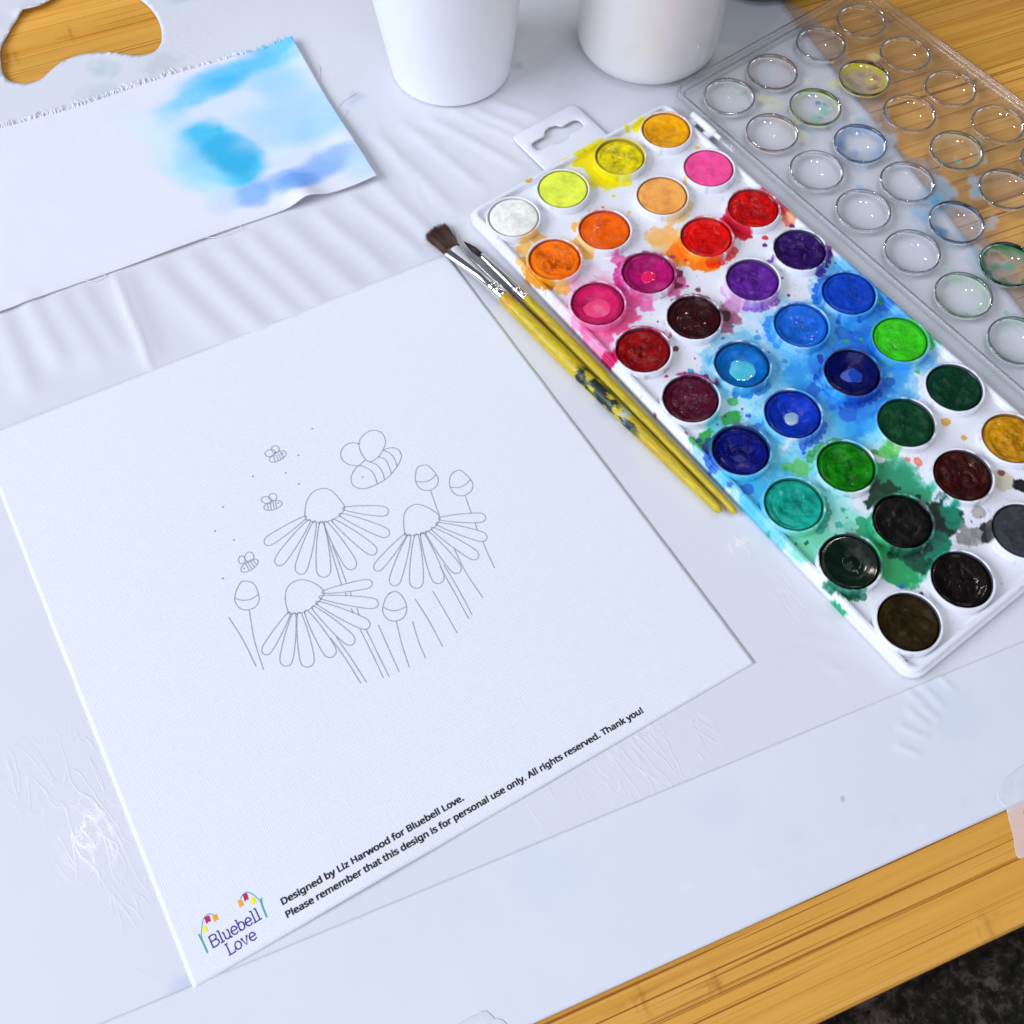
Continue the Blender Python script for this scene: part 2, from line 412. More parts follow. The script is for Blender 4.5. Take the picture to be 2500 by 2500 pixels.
# ------------------------------------------------------------------ data measured on the real plane (mm)
DRAWING=[('bee_outline',[(0,[[-114.13,-52.38],[-115.63,-50.37],[-118.4,-49.55],[-121.08,-50.67],[-122.57,-52.66],[-122.92,-55.49],[-121.96,-57.96],[-119.68,-60.28],[-117.9,-60.12],[-115.82,-59.73]],),(1,[[-114.13,-52.38],[-111.49,-50.22],[-108.23,-49.76],[-105.59,-50.83],[-104.15,-53.72],[-105.03,-57.3],[-107.31,-59.62],[-110.75,-61.49],[-113.56,-61.86],[-115.27,-61.12],[-115.76,-59.07],[-115.45,-55.77]],),(0,[[-119.68,-60.28],[-122.25,-61.24],[-124.78,-63.27],[-125.77,-66.15],[-124.81,-68.58],[-122.71,-70.32],[-118.33,-71.36],[-113.29,-71.41],[-108.08,-69.64],[-104.25,-67.23],[-103.16,-64.5],[-103.85,-62.21],[-105.58,-60.91],[-108.03,-60.15]],),(0,[[-119.38,-60.16],[-117.33,-63.17],[-116.72,-66.68],[-117.98,-71.37]],),(0,[[-115.27,-61.12],[-113.62,-64.19],[-113.65,-68.11],[-114.84,-71.55]],),(0,[[-111.07,-61.43],[-109.76,-64.44],[-110.29,-68],[-111.33,-70.88]],),(0,[[-108.13,-60.08],[-106.71,-63.18],[-106.81,-66.64],[-107.76,-69.71]],),(2,[[-120.91,-65.55]],)],),('bee_outline',[(1,[[-142.02,-36.03],[-142.26,-36.41],[-142.64,-36.69],[-143.1,-36.85],[-143.63,-36.87],[-144.17,-36.76],[-144.69,-36.52],[-145.13,-36.17],[-145.47,-35.74],[-145.68,-35.27],[-145.74,-34.79],[-145.65,-34.34],[-145.4,-33.96],[-145.03,-33.68],[-144.57,-33.52],[-144.04,-33.49],[-143.5,-33.6],[-142.98,-33.84],[-142.53,-34.19],[-142.19,-34.62],[-141.98,-35.1],[-141.92,-35.58]],),(1,[[-140.1,-35.75],[-140.38,-36.09],[-140.74,-36.33],[-141.14,-36.45],[-141.56,-36.44],[-141.96,-36.3],[-142.31,-36.03],[-142.59,-35.67],[-142.76,-35.25],[-142.81,-34.78],[-142.75,-34.32],[-142.57,-33.9],[-142.3,-33.56],[-141.94,-33.31],[-141.54,-33.19],[-141.12,-33.21],[-140.71,-33.35],[-140.36,-33.61],[-140.09,-33.97],[-139.92,-34.4],[-139.86,-34.87],[-139.92,-35.33]],),(1,[[-138.72,-38.53],[-138.94,-39.06],[-139.43,-39.53],[-140.15,-39.88],[-141.03,-40.11],[-142.01,-40.18],[-143,-40.1],[-143.94,-39.86],[-144.73,-39.5],[-145.33,-39.03],[-145.67,-38.5],[-145.74,-37.95],[-145.52,-37.42],[-145.03,-36.96],[-144.32,-36.6],[-143.44,-36.37],[-142.46,-36.29],[-141.46,-36.37],[-140.52,-36.61],[-139.72,-36.97],[-139.13,-37.44],[-138.78,-37.98]],),(0,[[-143.5,-37.03],[-144.29,-39.53]],),(0,[[-142.42,-37.13],[-143.02,-40.03]],),(0,[[-141.44,-37.15],[-141.94,-40.14]],),(0,[[-140.42,-37.11],[-140.89,-40.04]],),(2,[[-140.03,-38.02]],)],),('bee_outline',[(1,[[-154.05,-53.64],[-154.37,-53.89],[-154.78,-54],[-155.24,-53.96],[-155.73,-53.76],[-156.18,-53.43],[-156.59,-52.99],[-156.89,-52.47],[-157.09,-51.93],[-157.15,-51.39],[-157.08,-50.92],[-156.87,-50.53],[-156.55,-50.27],[-156.14,-50.16],[-155.67,-50.21],[-155.19,-50.4],[-154.73,-50.74],[-154.33,-51.18],[-154.02,-51.7],[-153.83,-52.24],[-153.77,-52.78],[-153.84,-53.25]],),(1,[[-151.71,-53.27],[-151.98,-53.62],[-152.34,-53.86],[-152.73,-53.98],[-153.15,-53.98],[-153.54,-53.84],[-153.88,-53.58],[-154.15,-53.23],[-154.31,-52.8],[-154.36,-52.35],[-154.3,-51.89],[-154.12,-51.47],[-153.85,-51.13],[-153.5,-50.88],[-153.1,-50.76],[-152.68,-50.76],[-152.29,-50.9],[-151.94,-51.16],[-151.68,-51.51],[-151.51,-51.94],[-151.46,-52.4],[-151.53,-52.86]],),(1,[[-151.4,-56.54],[-151.68,-57],[-152.21,-57.34],[-152.94,-57.53],[-153.81,-57.56],[-154.75,-57.43],[-155.69,-57.14],[-156.56,-56.72],[-157.27,-56.2],[-157.77,-55.63],[-158.03,-55.04],[-158.02,-54.5],[-157.74,-54.03],[-157.22,-53.69],[-156.49,-53.49],[-155.62,-53.46],[-154.67,-53.59],[-153.73,-53.88],[-152.86,-54.31],[-152.15,-54.83],[-151.64,-55.4],[-151.38,-55.99]],),(0,[[-156.04,-53.77],[-157.04,-56.05]],),(0,[[-154.98,-53.97],[-156.16,-56.79]],),(0,[[-153.96,-54.13],[-155.01,-57.06]],),(0,[[-153.09,-54.53],[-154.2,-57.33]],),(2,[[-152.57,-55.77]],)],),('bee_outline',[(1,[[-174.48,-68.84],[-174.74,-69.2],[-175.07,-69.48],[-175.43,-69.64],[-175.78,-69.68],[-176.12,-69.59],[-176.4,-69.38],[-176.6,-69.07],[-176.71,-68.68],[-176.72,-68.24],[-176.63,-67.79],[-176.45,-67.37],[-176.18,-67],[-175.85,-66.73],[-175.5,-66.56],[-175.14,-66.52],[-174.8,-66.61],[-174.52,-66.82],[-174.32,-67.14],[-174.21,-67.53],[-174.2,-67.97],[-174.29,-68.42]],),(1,[[-171.75,-70.2],[-172.2,-70.49],[-172.68,-70.64],[-173.16,-70.64],[-173.6,-70.49],[-173.97,-70.19],[-174.23,-69.78],[-174.37,-69.28],[-174.37,-68.74],[-174.23,-68.2],[-173.97,-67.7],[-173.6,-67.28],[-173.15,-66.99],[-172.67,-66.83],[-172.19,-66.83],[-171.74,-66.99],[-171.37,-67.29],[-171.11,-67.7],[-170.97,-68.2],[-170.98,-68.75],[-171.12,-69.29],[-171.38,-69.79]],),(1,[[-170.88,-71.78],[-171.04,-72.3],[-171.47,-72.78],[-172.14,-73.19],[-172.99,-73.48],[-173.95,-73.65],[-174.95,-73.66],[-175.91,-73.53],[-176.74,-73.26],[-177.38,-72.88],[-177.79,-72.41],[-177.92,-71.9],[-177.76,-71.38],[-177.34,-70.9],[-176.68,-70.49],[-175.83,-70.2],[-174.87,-70.03],[-173.86,-70.01],[-172.9,-70.14],[-172.06,-70.41],[-171.41,-70.8],[-171.01,-71.26]],),(0,[[-175.05,-70.17],[-175.38,-73.18]],),(0,[[-174.27,-70.11],[-174.35,-73.47]],),(0,[[-173.37,-70.63],[-173.22,-73.36]],),(0,[[-172.2,-70.7],[-172.17,-72.95]],),(2,[[-176.54,-71.6]],)],),('dot_print',[(2,[[-124.91,-35.48]],)],),('dot_print',[(2,[[-135.58,-42.5]],)],),('dot_print',[(2,[[-143.53,-46.31]],)],),('dot_print',[(2,[[-154.38,-40.03]],)],),('dot_print',[(2,[[-142.02,-53.41]],)],),('dot_print',[(2,[[-170.17,-44.74]],)],),('dot_print',[(2,[[-177.57,-51.85]],)],),('dot_print',[(2,[[-173.76,-59.28]],)],),('dot_print',[(2,[[-184.73,-70.46]],)],),('bud_outline',[(1,[[-101.47,-74.58],[-98.47,-75.6],[-97.67,-78.73],[-97.94,-82.87],[-99.87,-85.32],[-102.59,-85.86],[-104.8,-84.81],[-106.16,-82.51],[-105.74,-79.21],[-103.78,-76.34]],),(0,[[-105.59,-79.32],[-103.18,-81.38],[-100.29,-81.99],[-97.64,-81.37]],),(0,[[-103.37,-85.7],[-105.22,-91.54],[-106.92,-96.82]],)],),('bud_outline',[(1,[[-92.11,-84.62],[-89.31,-85.41],[-88.57,-88.57],[-88.59,-92.45],[-90.49,-94.89],[-93.14,-95.48],[-95.5,-94.65],[-96.88,-92.43],[-96.58,-89.06],[-94.49,-85.88]],),(0,[[-96.51,-89.28],[-94.13,-91.15],[-91.15,-91.66],[-88.35,-91.08]],),(0,[[-94.2,-95.62],[-96.58,-102.87]],),(0,[[-97.8,-107.11],[-98.97,-109.96]],),(0,[[-100.14,-115.21],[-101.49,-120.27],[-102.93,-126.38]],)],),('bud_outline',[(1,[[-180.27,-75.75],[-178.19,-76.75],[-176.78,-78.9],[-177.15,-82.37],[-178.27,-85.4],[-180.59,-87.12],[-183.6,-86.64],[-185.58,-84.39],[-185.72,-80.99],[-183.83,-78.16]],),(0,[[-185.1,-79.91],[-183.54,-82],[-180.83,-83.57],[-177.61,-83.73]],),(0,[[-183.29,-87.02],[-187.64,-98.06],[-190.56,-109.42]],)],),('bud_outline',[(1,[[-139.36,-111.73],[-137.1,-112.48],[-136.25,-114.82],[-136.74,-118.31],[-138.01,-120.8],[-140.36,-122.47],[-143.42,-121.93],[-145.36,-119.72],[-145.2,-116.2],[-142.54,-113.21]],),(0,[[-144.07,-114.9],[-142.56,-117.56],[-140.13,-119.07],[-137.15,-119.54]],),(0,[[-143.35,-122.13],[-146.68,-130.84],[-149.26,-139.14]],)],),('grass_outline',[(0,[[-190.55,-84.87],[-190.8,-95.7],[-192.05,-106.72]],)],),('grass_outline',[(0,[[-149.25,-119.46],[-151.06,-128.31],[-153.03,-138.49]],)],),('grass_outline',[(0,[[-138.71,-125.59],[-141.29,-133.38],[-142.79,-139.83]],)],),('grass_outline',[(0,[[-133.1,-118.87],[-133.93,-129.15],[-135.54,-139.88]],)],),('grass_outline',[(0,[[-126.23,-120.21],[-127.29,-129.56],[-128.49,-138.84]],)],),('flower_outline',[(1,[[-147.13,-66.13],[-144.32,-62.35],[-140.73,-59.94],[-137.47,-59.81],[-135.07,-61.09],[-133.55,-63.77],[-133.13,-68.17],[-133.3,-72.01],[-134.92,-73.57],[-137.27,-74.15],[-140.04,-74.08],[-143.47,-72.85],[-145.78,-70.96],[-147.54,-68.15]],),(1,[[-134.31,-72.98],[-132.2,-75.83],[-129.35,-79.06],[-126.34,-82.08],[-124.03,-84.06],[-122.69,-84.52],[-121.71,-84.21],[-121.27,-83.76],[-120.95,-83.21],[-120.86,-82.11],[-121.55,-80.78],[-123.82,-78.73],[-127.19,-76.16],[-130.71,-73.8],[-133.71,-72.16]],),(1,[[-136.85,-74.26],[-135.44,-78.35],[-133.36,-83.19],[-131.09,-87.85],[-129.25,-91.04],[-128.01,-92.15],[-126.93,-92.25],[-126.36,-91.97],[-125.89,-91.5],[-125.51,-90.35],[-125.86,-88.6],[-127.63,-85.33],[-130.39,-81],[-133.37,-76.8],[-136.02,-73.63]],),(1,[[-140.36,-74.57],[-140,-79.12],[-139.17,-84.6],[-138.1,-89.94],[-137.1,-93.67],[-136.15,-95.12],[-135.11,-95.53],[-134.48,-95.4],[-133.9,-95.07],[-133.23,-94.02],[-133.13,-92.16],[-134.05,-88.38],[-135.67,-83.24],[-137.56,-78.15],[-139.38,-74.18]],),(1,[[-143.23,-73.45],[-144.43,-77.97],[-145.48,-83.58],[-146.24,-89.13],[-146.51,-93.09],[-146.04,-94.86],[-145.14,-95.65],[-144.45,-95.78],[-143.75,-95.7],[-142.72,-94.96],[-141.97,-93.22],[-141.6,-89.25],[-141.47,-83.67],[-141.61,-78.03],[-142.09,-73.47]],),(1,[[-144.42,-72.26],[-147.47,-75.7],[-150.82,-80.23],[-153.87,-84.88],[-155.77,-88.36],[-156.06,-90.27],[-155.52,-91.54],[-154.92,-92.08],[-154.22,-92.42],[-152.92,-92.37],[-151.49,-91.23],[-149.48,-87.81],[-147.03,-82.77],[-144.81,-77.49],[-143.35,-72.98]],),(1,[[-146.13,-70.48],[-149.84,-72.75],[-154.16,-75.94],[-158.25,-79.33],[-161,-81.98],[-161.86,-83.64],[-161.81,-84.96],[-161.46,-85.62],[-160.97,-86.13],[-159.84,-86.45],[-158.25,-85.81],[-155.43,-83.26],[-151.72,-79.35],[-148.13,-75.15],[-145.44,-71.44]],),(1,[[-147.29,-68.67],[-151.4,-69.55],[-156.37,-71.07],[-161.22,-72.84],[-164.6,-74.37],[-165.94,-75.59],[-166.32,-76.78],[-166.22,-77.47],[-165.94,-78.08],[-165.01,-78.71],[-163.35,-78.63],[-159.94,-77.21],[-155.28,-74.85],[-150.64,-72.21],[-146.99,-69.73]],),(1,[[-147.41,-66.58],[-151,-65.93],[-155.5,-65.52],[-159.97,-65.34],[-163.19,-65.46],[-164.63,-66.02],[-165.27,-66.88],[-165.38,-67.49],[-165.31,-68.09],[-164.72,-68.92],[-163.31,-69.41],[-160.11,-69.38],[-155.63,-69],[-151.11,-68.37],[-147.45,-67.56]],),(0,[[-143.96,-75.54],[-147.78,-86.92],[-151.37,-98.33]],),(0,[[-145.6,-82.9],[-147.73,-91.75],[-149.62,-99.02]],),(0,[[-152.03,-102.04],[-152.33,-103.06]],),(0,[[-150.46,-102.9],[-150.86,-104.15]],),(0,[[-153.61,-108.24],[-153.87,-110.11]],),(0,[[-151.92,-109.51],[-152.69,-112.28]],),(0,[[-155.36,-116.93],[-156.75,-126.27],[-158.59,-136.86]],),(0,[[-153.68,-118.18],[-155.18,-127.44],[-156.78,-137.64]],)],),('flower_outline',[(1,[[-121.44,-95.23],[-119.61,-91.66],[-117.28,-88.42],[-114.24,-86.91],[-111.04,-87.53],[-109.06,-89.94],[-107.62,-93.12],[-107.09,-97.27],[-110.04,-99.22],[-113.49,-99.52],[-116.92,-98.77],[-121.24,-96.2]],),(1,[[-107.8,-98.1],[-105.39,-100.7],[-102.17,-103.63],[-98.82,-106.36],[-96.27,-108.12],[-94.84,-108.49],[-93.87,-108.15],[-93.45,-107.7],[-93.17,-107.16],[-93.18,-106.11],[-94.01,-104.87],[-96.53,-103.04],[-100.21,-100.76],[-104.03,-98.69],[-107.26,-97.29]],),(1,[[-109.79,-99.17],[-108.08,-102.87],[-105.66,-107.23],[-103.06,-111.41],[-101.01,-114.26],[-99.7,-115.21],[-98.65,-115.23],[-98.12,-114.93],[-97.7,-114.47],[-97.43,-113.37],[-97.92,-111.76],[-99.92,-108.84],[-102.96,-105],[-106.21,-101.3],[-109.04,-98.54]],),(1,[[-112.48,-99.69],[-111.81,-104.03],[-110.63,-109.25],[-109.23,-114.33],[-108,-117.86],[-106.98,-119.22],[-105.95,-119.55],[-105.34,-119.4],[-104.8,-119.05],[-104.23,-118.01],[-104.26,-116.21],[-105.41,-112.62],[-107.34,-107.76],[-109.52,-102.97],[-111.56,-99.26]],),(1,[[-115.02,-99.48],[-115.74,-103.75],[-116.22,-108.99],[-116.45,-114.15],[-116.36,-117.82],[-115.79,-119.39],[-114.9,-120.01],[-114.26,-120.06],[-113.63,-119.9],[-112.75,-119.11],[-112.22,-117.43],[-112.21,-113.75],[-112.56,-108.62],[-113.17,-103.48],[-113.98,-99.37]],),(1,[[-116.86,-98.76],[-118.94,-102.71],[-121.07,-107.69],[-122.89,-112.7],[-123.92,-116.33],[-123.8,-118.09],[-123.05,-119.05],[-122.39,-119.33],[-121.67,-119.42],[-120.5,-118.98],[-119.42,-117.54],[-118.28,-113.92],[-117.08,-108.75],[-116.14,-103.44],[-115.73,-99.05]],),(1,[[-118.82,-97.85],[-122,-100.9],[-125.56,-104.97],[-128.83,-109.17],[-130.92,-112.34],[-131.34,-114.11],[-130.91,-115.34],[-130.37,-115.88],[-129.71,-116.24],[-128.46,-116.26],[-126.99,-115.27],[-124.81,-112.17],[-122.08,-107.57],[-119.56,-102.73],[-117.83,-98.58]],),(1,[[-120.83,-96.29],[-124.54,-98.32],[-128.9,-101.17],[-133.07,-104.22],[-135.89,-106.61],[-136.82,-108.11],[-136.86,-109.32],[-136.57,-109.92],[-136.12,-110.4],[-135.06,-110.7],[-133.48,-110.14],[-130.61,-107.84],[-126.78,-104.31],[-123.06,-100.52],[-120.23,-97.17]],),(1,[[-121.52,-95.19],[-125.1,-95.58],[-129.48,-96.43],[-133.77,-97.49],[-136.8,-98.47],[-138.04,-99.37],[-138.47,-100.33],[-138.44,-100.91],[-138.24,-101.43],[-137.5,-102.03],[-136.06,-102.09],[-133.02,-101.2],[-128.84,-99.64],[-124.66,-97.84],[-121.35,-96.1]],),(0,[[-118.6,-113.89],[-120.29,-125.57],[-122.03,-136.9]],),(0,[[-117.06,-114.24],[-118.29,-124.73],[-120.24,-136.34]],),(0,[[-110.32,-111.26],[-112.33,-121.34],[-113.23,-133.16]],)],),('flower_outline',[(1,[[-172.47,-96.24],[-171,-91.6],[-168.42,-88.1],[-165.2,-86.99],[-162.1,-87.98],[-159.71,-90.7],[-158.45,-93.6],[-157.95,-96.92],[-160.72,-98.88],[-164.87,-99.61],[-168.58,-99.14],[-171.77,-97.29]],),(1,[[-158.62,-97.27],[-155.61,-99.4],[-151.7,-101.75],[-147.7,-103.9],[-144.73,-105.25],[-143.23,-105.42],[-142.35,-104.98],[-142.04,-104.51],[-141.91,-103.96],[-142.18,-102.98],[-143.3,-101.93],[-146.26,-100.51],[-150.47,-98.83],[-154.76,-97.36],[-158.29,-96.45]],),(1,[[-160.48,-98.38],[-157.89,-101.94],[-154.41,-106.07],[-150.78,-109.99],[-148.01,-112.6],[-146.44,-113.36],[-145.34,-113.2],[-144.86,-112.78],[-144.53,-112.22],[-144.5,-111.02],[-145.37,-109.41],[-148.1,-106.71],[-152.12,-103.24],[-156.3,-99.95],[-159.85,-97.58]],),(1,[[-162.63,-99.38],[-161.22,-103.64],[-159.14,-108.7],[-156.85,-113.59],[-155,-116.95],[-153.74,-118.14],[-152.64,-118.3],[-152.05,-118.05],[-151.56,-117.6],[-151.16,-116.45],[-151.49,-114.63],[-153.27,-111.21],[-156.06,-106.63],[-159.07,-102.18],[-161.77,-98.79]],),(1,[[-164.81,-99.95],[-164.69,-104.28],[-164.16,-109.53],[-163.38,-114.66],[-162.58,-118.25],[-161.72,-119.71],[-160.72,-120.17],[-160.08,-120.1],[-159.49,-119.83],[-158.78,-118.89],[-158.58,-117.14],[-159.29,-113.5],[-160.62,-108.51],[-162.22,-103.55],[-163.82,-99.65]],),(1,[[-167.78,-99.6],[-168.88,-103.67],[-169.81,-108.72],[-170.44,-113.73],[-170.62,-117.32],[-170.12,-118.94],[-169.21,-119.69],[-168.52,-119.83],[-167.83,-119.77],[-166.82,-119.13],[-166.11,-117.58],[-165.82,-113.98],[-165.81,-108.92],[-166.08,-103.8],[-166.65,-99.65]],),(1,[[-170.11,-98.51],[-172.54,-102.01],[-175.11,-106.54],[-177.37,-111.15],[-178.72,-114.56],[-178.76,-116.35],[-178.09,-117.47],[-177.46,-117.89],[-176.75,-118.13],[-175.54,-117.94],[-174.34,-116.73],[-172.88,-113.37],[-171.22,-108.46],[-169.81,-103.35],[-169.01,-99.05]],),(1,[[-171.51,-97.43],[-174.69,-99.85],[-178.32,-103.16],[-181.71,-106.65],[-183.93,-109.33],[-184.51,-110.95],[-184.28,-112.17],[-183.86,-112.75],[-183.32,-113.19],[-182.22,-113.39],[-180.8,-112.67],[-178.5,-110.07],[-175.55,-106.12],[-172.75,-101.93],[-170.73,-98.27]],),(1,[[-172.51,-96.12],[-175.86,-97.09],[-179.88,-98.63],[-183.78,-100.37],[-186.47,-101.83],[-187.48,-102.93],[-187.7,-103.96],[-187.56,-104.53],[-187.27,-105.03],[-186.44,-105.51],[-185.05,-105.35],[-182.33,-103.97],[-178.63,-101.75],[-174.99,-99.28],[-172.16,-97]],),(0,[[-165.5,-113.46],[-165.42,-122.73],[-165.98,-133.85]],),(0,[[-163.76,-114.39],[-163.76,-123.24],[-164.21,-134.67]],)],)]
EMBLEM={'stems':[[[-250.81,-171.76],[-250.78,-174.06],[-251.17,-178.29]],[[-250.83,-174.02],[-250.1,-172.42],[-249.33,-171.11],[-247.53,-168.92],[-245.9,-168.37],[-245.01,-168.68],[-244.27,-169.72]],[[-229.71,-174.25],[-230.57,-176.64],[-231.13,-180.33]],[[-230.5,-176.42],[-230.5,-174.21],[-231.22,-171.74],[-232.39,-170.03],[-233.97,-169.96],[-235.15,-170.61]]],'bells':[('magenta',[[-247.02,-168.49],[-245.39,-168.88],[-245.84,-170.87],[-247.33,-170.7]],),('orange',[[-244.64,-169.44],[-243.36,-169.99],[-243.61,-171.85],[-245.11,-171.68]],),('yellow',[[-248.68,-170.51],[-247.83,-170.88],[-248.08,-172.85],[-249.35,-172.58]],),('orange',[[-236.07,-170.34],[-234.83,-170.98],[-235.16,-172.95],[-236.52,-172.75]],),('magenta',[[-233.8,-169.67],[-232.5,-170.22],[-233.04,-172.32],[-234.41,-172.12]],),('yellow',[[-232.34,-172.28],[-231.23,-172.69],[-231.51,-174.56],[-232.94,-174.46]],)],'words':[('Bluebell',[[-249.16,-177.98],[-232.64,-179.61]],),('Love',[[-246.23,-182.9],[-236.7,-183.79]],)]}
TEXT=[('Designed by Liz Harwood for Bluebell Love.',[[-225.15,-180.23],[-160.39,-187.81]],),('Please remember that this design is for personal use only. All rights reserved. Thank you!',[[-225.96,-184.41],[-94.01,-200.45]],)]
